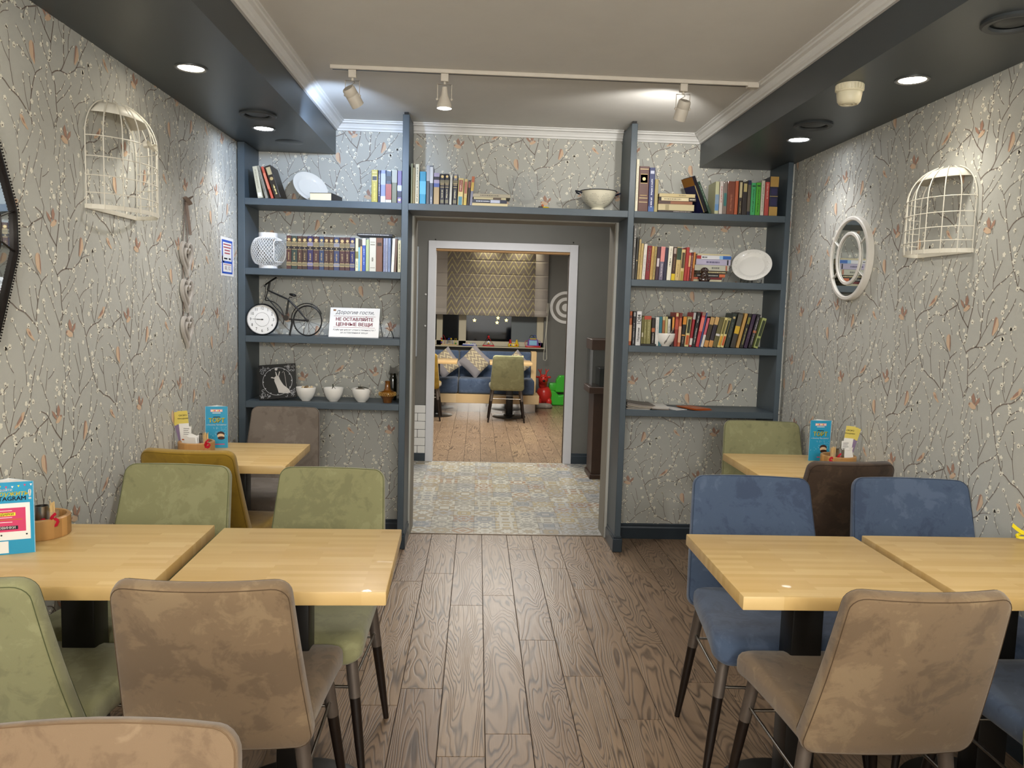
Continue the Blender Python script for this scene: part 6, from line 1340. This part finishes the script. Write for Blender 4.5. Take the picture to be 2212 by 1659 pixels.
for si, (u, v) in enumerate(((941, 517), (1239, 524))):
    p = pY(u, v, D3-.008); b = MB(); b.use(BLACK).ball((0, 0, 0), .006, .004, .006, 10); tag(b.build('picture_nail', None, (p.x, D3-.003, p.z)), 'small dark nail above the %s corner of the white door frame' % ('left', 'right')[si], 'nail', 'nails above the white door frame')
# ------------------------------------------------------------------ far room: bench, tables, chairs, cushions, toys, blind
BLU2 = suede('suede_blue', '', '', ''); LWD = blockwood('light_birch', ('#d2b183', '#c29d6b', '#dcc096'), (.5, .2))
yf = 10.97
r = thing('banquette', 'blue upholstered banquette bench with birch end panel under the far window', 'bench', (0, 0, 0))
G = lambda u, v, Y=yf: pY(u, v, Y)
xs, xr, xb, xp = G(989, 850).x, G(1154, 850).x, G(1164, 865).x, G(1156, 880).x
zt_, zc2, zb2 = G(1050, 819).z, G(1050, 852).z, G(1050, 871).z
for x0, x1, nm in ((-2.2, xs-.006, 0), (xs+.006, xr, 1)):
    b = MB(); b.use(BLU2).rbox(x0, x1, yf, yf+.42, zc2, zt_, .035, 4); b.build('seat_cushion', r)
    b = MB(); b.use(BLU2); Mb = Matrix.Translation((0, yf+.42, zt_-.03)) @ Matrix.Rotation(math.radians(-8), 4, 'X'); b.rbox(x0, x1-.03*nm, -.045, .055, 0, .40, .03, 4, Mb); b.build('back_cushion', r)
b = MB(); b.use(LWD).rbox(-2.2, xb, yf-.03, yf+.40, zb2, zc2-.001, .003, 1); b.build('seat_frame', r)
b = MB(); b.use(LWD).rbox(xr-.03, xr+.045, yf+.36, yf+.56, zb2, G(1150, 760, yf+.4).z, .003, 1); b.build('end_panel', r)
b = MB(); b.use(pm('chrome_plinth', '#b5b3b0', .12, 1)).box(-2.2, xp, yf+.0, yf+.38, 0, zb2); b.build('plinth', r)
GF = 'furniture in the play room'
chair(.395, 10.14, 0, 'green', 'green suede dining chair in the far room seen through the doorway', 'dining chairs in the far room')
chair(-.680, 10.14, 0, 'mustard', 'mustard suede dining chair in the far room, half hidden by the door frame', 'dining chairs in the far room')
table(.455, 10.56, 'birch cafe table in front of the far blue bench, behind the green chair', 0, .56, .56, 'tables in the far room', top=LWD)
table(-.435-.10, 10.56, 'birch cafe table in the far room at the left door frame, behind the mustard chair', 0, .56, .56, 'tables in the far room', top=LWD)
CF = pm('cushion_fabric', '#8f8988', .85); n_ = NT(CF); v_ = n_.coords()
sp = n_.n('ShaderNodeSeparateXYZ'); n_.l(v_, sp.inputs[0])
zz = n_.math('ADD', n_.math('MULTIPLY', n_.math('PINGPONG', sp.outputs[0], .035), 1.7), sp.outputs[1]); st = n_.math('FRACT', n_.math('MULTIPLY', zz, 14)); ins_ = n_.math('LESS_THAN', n_.math('ABSOLUTE', n_.math('SUBTRACT', sp.outputs[0], .03)), .085)
n_.l(n_.mix(n_.math('MULTIPLY', n_.math('GREATER_THAN', st, .62), ins_), n_.mix(ins_, lin('#8b8688'), lin('#978a78')), lin('#c9bb98')), n_.b.inputs['Base Color'])
def cushion(x, y, z, s_, rot, tilt, label, rz=0):
    r = thing('throw_cushion', label, 'cushion', (x, y, z), (math.radians(90-tilt), math.radians(rot), math.radians(rz)), 'grey patterned cushions on the far bench')
    r.rotation_euler = (Matrix.Rotation(math.radians(rz), 4, 'Z') @ Matrix.Rotation(math.radians(90-tilt), 4, 'X') @ Matrix.Rotation(math.radians(rot), 4, 'Z')).to_euler()
    b = MB(); b.use(CF); n = 16; base = len(b.v)
    for sg in (1, -1):
        for i in range(n+1):
            for j in range(n+1):
                u, v = 2*i/n-1, 2*j/n-1; pin = 1-.10*(1-abs(u*v)) ; h_ = .055*((1-u**2)*(1-v**2))**.45
                b.v.append(Vector((u*s_/2*(1-.07*(1-v*v)*abs(u)), v*s_/2*(1-.07*(1-u*u)*abs(v)), sg*h_)))
    m_ = (n+1)**2
    for s2 in (0, 1):
        for i in range(n):
            for j in range(n): q = [base+s2*m_+i*(n+1)+j, base+s2*m_+(i+1)*(n+1)+j, base+s2*m_+(i+1)*(n+1)+j+1, base+s2*m_+i*(n+1)+j+1]; b.face(q if s2 == 0 else q[::-1], True)
    b.build('cushion_body', r); return r
c = G(1026, 786, yf+.28); cushion(c.x, yf+.24, zt_+.225, .36, 47, 14, 'grey chevron cushion standing on its corner in the middle of the far bench')
c = G(963, 790, yf+.28); cushion(c.x, yf+.24, zt_+.20, .34, 38, 14, 'grey chevron cushion behind the mustard chair on the far bench')
c = G(1116, 786, yf+.28); cushion(c.x, yf+.25, zt_+.20, .31, 42, 14, 'grey chevron cushion behind the green chair on the far bench')
# things on the far table
p = G(1127, 762, 10.6); r = thing('menu_card', 'pale yellow folded paper standing on the far table', 'card', (p.x, 10.62, .75)); b = MB(); b.use(pm('pale_yellow_paper', '#ddd59c', .6)).box(-.05, .06, 0, .002, .0, .022, Matrix.Rotation(math.radians(-32), 4, 'Y') @ Matrix.Translation((0, 0, .036))); b.box(-.05, .0, .01, .03, 0, .008); b.build('paper', r)
p = G(1095, 766, 10.6); r = thing('white_cup', 'small white cup on the far table', 'cup', (p.x, 10.60, .7503)); b = MB(); b.use(CHINA).lathe([(0, 0), (.016, 0), (.024, .02), (.026, .038), (.024, .038), (.02, .02), (0, .008)], 20); b.build('cup', r)
# roman blind
BLF = pm('blind_grey', '#a8a098', .85, trans=0); BLC = pm('blind_chevron', '#9a8e7e', .85); n_ = NT(BLC); v_ = n_.coords(); sp = n_.n('ShaderNodeSeparateXYZ'); n_.l(v_, sp.inputs[0])
zz = n_.math('SUBTRACT', sp.outputs[2], n_.math('MULTIPLY', n_.math('PINGPONG', n_.math('ADD', sp.outputs[0], 10), .078), 1.75)); ph = n_.math('FRACT', n_.math('MULTIPLY', zz, 4.6)); nz = n_.noise(v_, 120, 2)
n_.l(n_.mix(n_.math('MULTIPLY', nz, .35), n_.ramp(ph, [(0, lin('#e3d9a8')), (.10, lin('#cdbf7c')), (.13, lin('#a1968b')), (.42, lin('#aba092')), (.45, lin('#ddd09a')), (.55, lin('#d6c78c')), (.58, lin('#9f948a')), (.96, lin('#b0a596'))], 'CONSTANT'), lin('#8f867a')), n_.b.inputs['Base Color'])
r = thing('roman_blind', 'grey roman blind with yellow chevron panel over the far window', 'blind', (0, 0, 0)); yb2 = DF-.13
x0, x1 = -1.15, G(1184, 620, yb2).x; xc0, xc1 = G(966, 620, yb2).x, G(1156, 620, yb2).x; zt2 = 2.40; zbt = G(1060, 682, yb2).z
zs2 = [zt2, 2.17, 1.96, 1.76, G(1060, 648, yb2).z+.012]
def swag(za, zb, xa, xb_, mat, e, name):
    b = MB(); b.use(mat); n = 10; base = len(b.v)
    for j in range(n+1):
        t = j/n; y = yb2-e-(.018 if e else .006)*math.sin(math.pi*min(1, t*1.02))**2*t; z = za+(zb-za)*t
        b.v += [Vector((xa, y, z)), Vector((xb_, y, z))]
    for j in range(n): b.face([base+2*j, base+2*j+2, base+2*j+3, base+2*j+1], True)
    o = b.build(name, r); md = o.modifiers.new('t', 'SOLIDIFY'); md.thickness = .002; return o
for k in range(4):
    for xa, xb_, mat in ((x0, xc0, BLF), (xc0, xc1, BLC), (xc1, x1, BLF)): swag(zs2[k], zs2[k+1], xa, xb_, mat, .0, 'side_panel' if mat is BLF else 'chevron_panel')
for za, zb, e in ((zs2[4]+.02, zbt+.07, .016), (zbt+.09, zbt, .030)):
    for xa, xb_, mat in ((x0, xc0, BLF), (xc0, xc1, BLC), (xc1, x1, BLF)): swag(za, zb, xa, xb_, mat, e, 'gathered_fold')
b = MB(); b.use(WHITE).rbox(x0, x1, yb2-.01, yb2+.03, zt2-.01, zt2+.03, .003, 1); b.build('headrail', r)
b = MB(); b.use(pm('blind_cord', '#d8d4c4', .5)); L = [(1183, 655), (1179, 720), (1174, 770), (1174, 777), (1178, 779), (1181, 775), (1180, 720), (1186, 655)]; b.tube([G(u, v, yb2-.03) for u, v in L], .004, 6); b.build('pull_cord', r)
# target rings ornament
r = thing('ring_ornament', 'white concentric ring ornament on the far wall, cut by the door frame', 'wall ornament', (0, 0, 0)); p = G(1222.5, 664.5, DF-.02); MO = Matrix.Translation((p.x, DF, p.z)) @ Matrix.Rotation(math.radians(90), 4, 'X'); k = (G(1222, 630, DF).z-G(1222, 700, DF).z)/2
for q0, q1 in ((1, .82), (.62, .42), (.24, 0)):
    b = MB(); b.use(WHITE).lathe([(k*q0, .001), (k*q0, .02), (k*q1, .02), (k*q1, .001)], 48, MO); b.build('white_ring', r)
b = MB(); b.use(pm('ring_grey', '#7a766e', .6)).lathe([(k*.99, .001), (k*.99, .008), (0, .008)], 48, MO); b.build('backing', r)
# star garland behind the glass edge
SG = pm('star_glow', '#fff1a8', .5, emit='#ffe98c', es=3)
for si, (u, v) in enumerate(((1025, 692), (1074, 697), (1094, 692), (1076, 687))):
    p = G(u, v, DF-.03); b = MB(); b.use(SG)
    pts = [(.030*(1 if k % 2 == 0 else .45)*math.cos(math.pi/2+k*math.pi/5), .030*(1 if k % 2 == 0 else .45)*math.sin(math.pi/2+k*math.pi/5)) for k in range(10)]
    b.prism(pts, .006, Matrix.Rotation(math.radians(90), 4, 'X')); o = b.build('star_light', None, (p.x, DF+.02, p.z)); tag(o, 'lit yellow star below the blind in the far window, %s' % ('leftmost of four', 'lowest of the middle pair', 'rightmost of four', 'highest of the middle pair')[si], 'star light', 'star lights in the far window')
    b = MB(); b.use(pm('blind_cord', '#d8d4c4', .5)).tube([(0, 0, .028), (0, 0, .25)], .0012, 5); b.build('thread', o)
# toys on the sill
zs3 = WZ0+.0005; ys3 = DF-.055
TR, TB_, TY, TG, TW, TP = [pm('toy_'+n, c, .3) for n, c in (('red', '#c42a2c'), ('blue', '#2c3f9c'), ('sunny', '#e3c02c'), ('leaf', '#2f8f46'), ('white', '#e6e8ee'), ('purple', '#6a4a9c'))]
sx_ = lambda u: G(u, 748, ys3).x
x = sx_(970); r = thing('bead_maze', 'wooden bead maze toy at the left end of the far window sill', 'toy', (x, ys3, zs3)); b = MB(); b.use(LWD).rbox(-.125, .125, -.04, .04, 0, .018, .003, 1); b.build('base', r)
for k, (m2, pts) in enumerate(((TR, [(-.11, 0, .018), (-.12, 0, .12), (-.09, 0, .16), (-.06, 0, .10), (-.07, 0, .018)]), (TB_, [(-.03, .01, .018), (-.02, .01, .10), (.02, 0, .13), (.05, 0, .07), (.06, 0, .018)]), (TY, [(.08, 0, .018), (.09, 0, .11), (.11, 0, .11), (.115, 0, .018)]))): b = MB(); b.use(m2).tube(pts, .003, 6); b.build('wire', r)
for x_, z_, m2 in ((-.118, .10, TR), (-.115, .07, TY), (-.118, .045, TP), (0, .125, BLACK), (.03, .10, TY), (-.005, .10, TB_), (.10, .03, TG)): b = MB(); b.use(m2).ball((x_, 0, z_), .014); b.build('bead', r)
x = sx_(1014); r = thing('toy_keyboard', 'flat white and blue toy keyboard on the far window sill', 'toy', (x, ys3, zs3)); b = MB(); b.use(TB_).rbox(-.115, .115, -.045, .045, 0, .018, .008, 2); b.build('base', r); b = MB(); b.use(TW).rbox(-.105, .105, -.04, .04, .018, .036, .008, 2); b.build('top_shell', r)
for k, m2 in enumerate((TR, TY, TG, TB_, TP)): b = MB(); b.use(m2).rbox(-.05+k*.03, -.028+k*.03, -.03, .02, .036, .044, .002, 1); b.build('key', r)
x = sx_(1055); r = thing('toy_triangle', 'red triangular activity toy on the far window sill', 'toy', (x, ys3, zs3)); MT_ = Matrix.Rotation(math.radians(90), 4, 'X')
b = MB(); b.use(TR); P3 = [(-.085, .012), (0, .145), (.085, .012)]; b.tube([Vector((p[0], 0, p[1])) for p in P3], .015, 10, True); b.rbox(-.09, .09, -.03, .03, 0, .022, .006, 2); b.ball((0, 0, .150), .018); b.build('frame', r)
b = MB(); b.use(TW).ball((0, 0, .055), .03, .02, .03); b.build('drum', r); b = MB(); b.use(TY).ball((0, -.02, .05), .014); b.build('knob', r)
x = sx_(1109); r = thing('toy_phone', 'yellow toy console with little red figures on the far window sill', 'toy', (x, ys3, zs3)); b = MB(); b.use(TY).rbox(-.085, .085, -.035, .035, 0, .055, .02, 3); b.build('body', r)
for x_, m2 in ((-.05, TR), (.05, TY)): b = MB(); b.use(m2).lathe([(0, .055), (.022, .055), (.02, .085), (.012, .09), (.016, .10), (.012, .112), (0, .115)], 16, Matrix.Translation((x_, 0, 0))); b.build('figure', r)
for x_, m2 in ((-.045, TB_), (.045, TR), (0, TW)): b = MB(); b.use(m2).ball((x_, -.035, .03), .014, .006, .012); b.build('button', r)
x = sx_(1151); r = thing('toy_cube', 'purple and red activity toy at the right end of the far window sill', 'toy', (x, ys3, zs3)); b = MB(); b.use(TR).rbox(-.12, .12, -.04, .04, 0, .028, .01, 2); b.build('base', r)
b = MB(); b.use(TP).prism([(-.09, .028), (.09, .028), (.075, .12), (.05, .135), (-.05, .135), (-.075, .12)], .05, Matrix.Translation((0, .025, 0)) @ MT_); b.build('body', r); b = MB(); b.use(pm('toy_sky', '#8fc4e4', .3)).rbox(-.06, .06, -.028, -.024, .035, .11, .002, 1); b.build('picture_panel', r)
b = MB(); b.use(TY).rbox(-.05, .05, -.03, .0, .125, .14, .004, 1); b.build('bar', r)
for k, (xc, m2) in enumerate(((-.09, TR), (.09, TP), (-.02, BLACK), (.02, TB_))): b = MB(); b.use(m2).tube([(xc+.035*math.cos(t), 0, (.06 if k < 2 else .145)+.045*math.sin(t)) for t in [i*math.pi/6 for i in (range(13) if k < 2 else range(7))]], .004, 6); b.build('wire_loop', r)
# floor toys
p = pZ(1170, 868, 0); RDH = pm('hopper_red', '#c8322a', .3); GRN = pm('plastic_green', '#3fae34', .3)
yr_ = 11.85; kx = lambda u: pY(u, 840, yr_).x; kz = lambda v: pY(1170, v, yr_).z
cx = kx(1164); r = thing('hopper_deer', 'red inflatable hopping deer on the far floor beside the bench', 'toy', (cx+.085, yr_+.05, 0))
r.scale = (.80, .80, .80)
b = MB(); b.use(RDH); b.ball((0, 0, .20), .15, .16, .18, 24); b.ball((-.03, -.03, .43), .085, .10, .14, 20); b.ball((-.03, -.10, .50), .095, .10, .10, 20); b.ball((-.03, -.18, .475), .05, .045, .045, 16); b.ball((.09, -.10, .075), .055, .055, .075, 16); b.ball((-.10, -.10, .075), .055, .055, .075, 16); b.build('body', r)
b = MB(); b.use(BLACK).ball((-.03, -.228, .485), .028, .018, .022); b.ball((-.065, -.185, .545), .009); b.ball((.005, -.185, .545), .009); b.build('face', r)
for sg in (-1, 1): b = MB(); b.use(RDH).tube([(-.03+sg*.04, -.09, .57), (-.03+sg*.06, -.08, .64), (-.03+sg*.10, -.08, .69)], [.016, .013, .008], 10); b.tube([(-.03+sg*.055, -.08, .63), (-.03+sg*.04, -.08, .70)], [.012, .007], 8); b.build('antler', r); b = MB(); b.use(RDH).ball((-.03+sg*.11, -.09, .545), .035, .015, .022); b.build('ear', r)
cx = kx(1216); r = thing('green_ride_on', 'green plastic rocking toy at the far right, cut by the door frame', 'toy', (cx+.02, yr_+.12, 0))
r.scale = (.95, .95, .92)
b = MB(); b.use(GRN).prism([(-.27, .06), (-.22, .0), (.25, .0), (.25, .34), (.10, .34), (.06, .20), (-.08, .17), (-.14, .24), (-.25, .26), (-.29, .18)], .22, Matrix.Translation((0, .11, 0)) @ MT_); bm_ = b.build('rocker', r); md = bm_.modifiers.new('b', 'BEVEL'); md.width = .025; md.segments = 3
b = MB(); b.use(GRN).prism([(-.10, .22), (.12, .22), (.12, .50), (-.04, .50), (-.09, .42)], .16, Matrix.Translation((-.04, .05, 0)) @ MT_); q = b.build('head', r); md = q.modifiers.new('b', 'BEVEL'); md.width = .02; md.segments = 3
b = MB(); b.use(GRN).rbox(-.24, -.10, -.10, .08, .24, .37, .02, 2); b.build('seat_back', r); b = MB(); b.use(TY).ball((.04, -.12, .27), .03, .015, .03); b.build('knob', r)
p = pZ(1172, 873, .02); b = MB(); b.use(suede('sack_grey', '#6a6258', '#7d756a', '#8f877b')).pad(rrect(.30, .28, .22, .06), .06, .028, lambda x, y, z: Vector((x, y, .031+z))); tag(b.build('floor_pad', None, (pY(1172, 875, 11.45).x, 11.45, 0)), 'flat grey floor cushion in front of the red hopping deer', 'cushion')
bpy.context.view_layer.update()
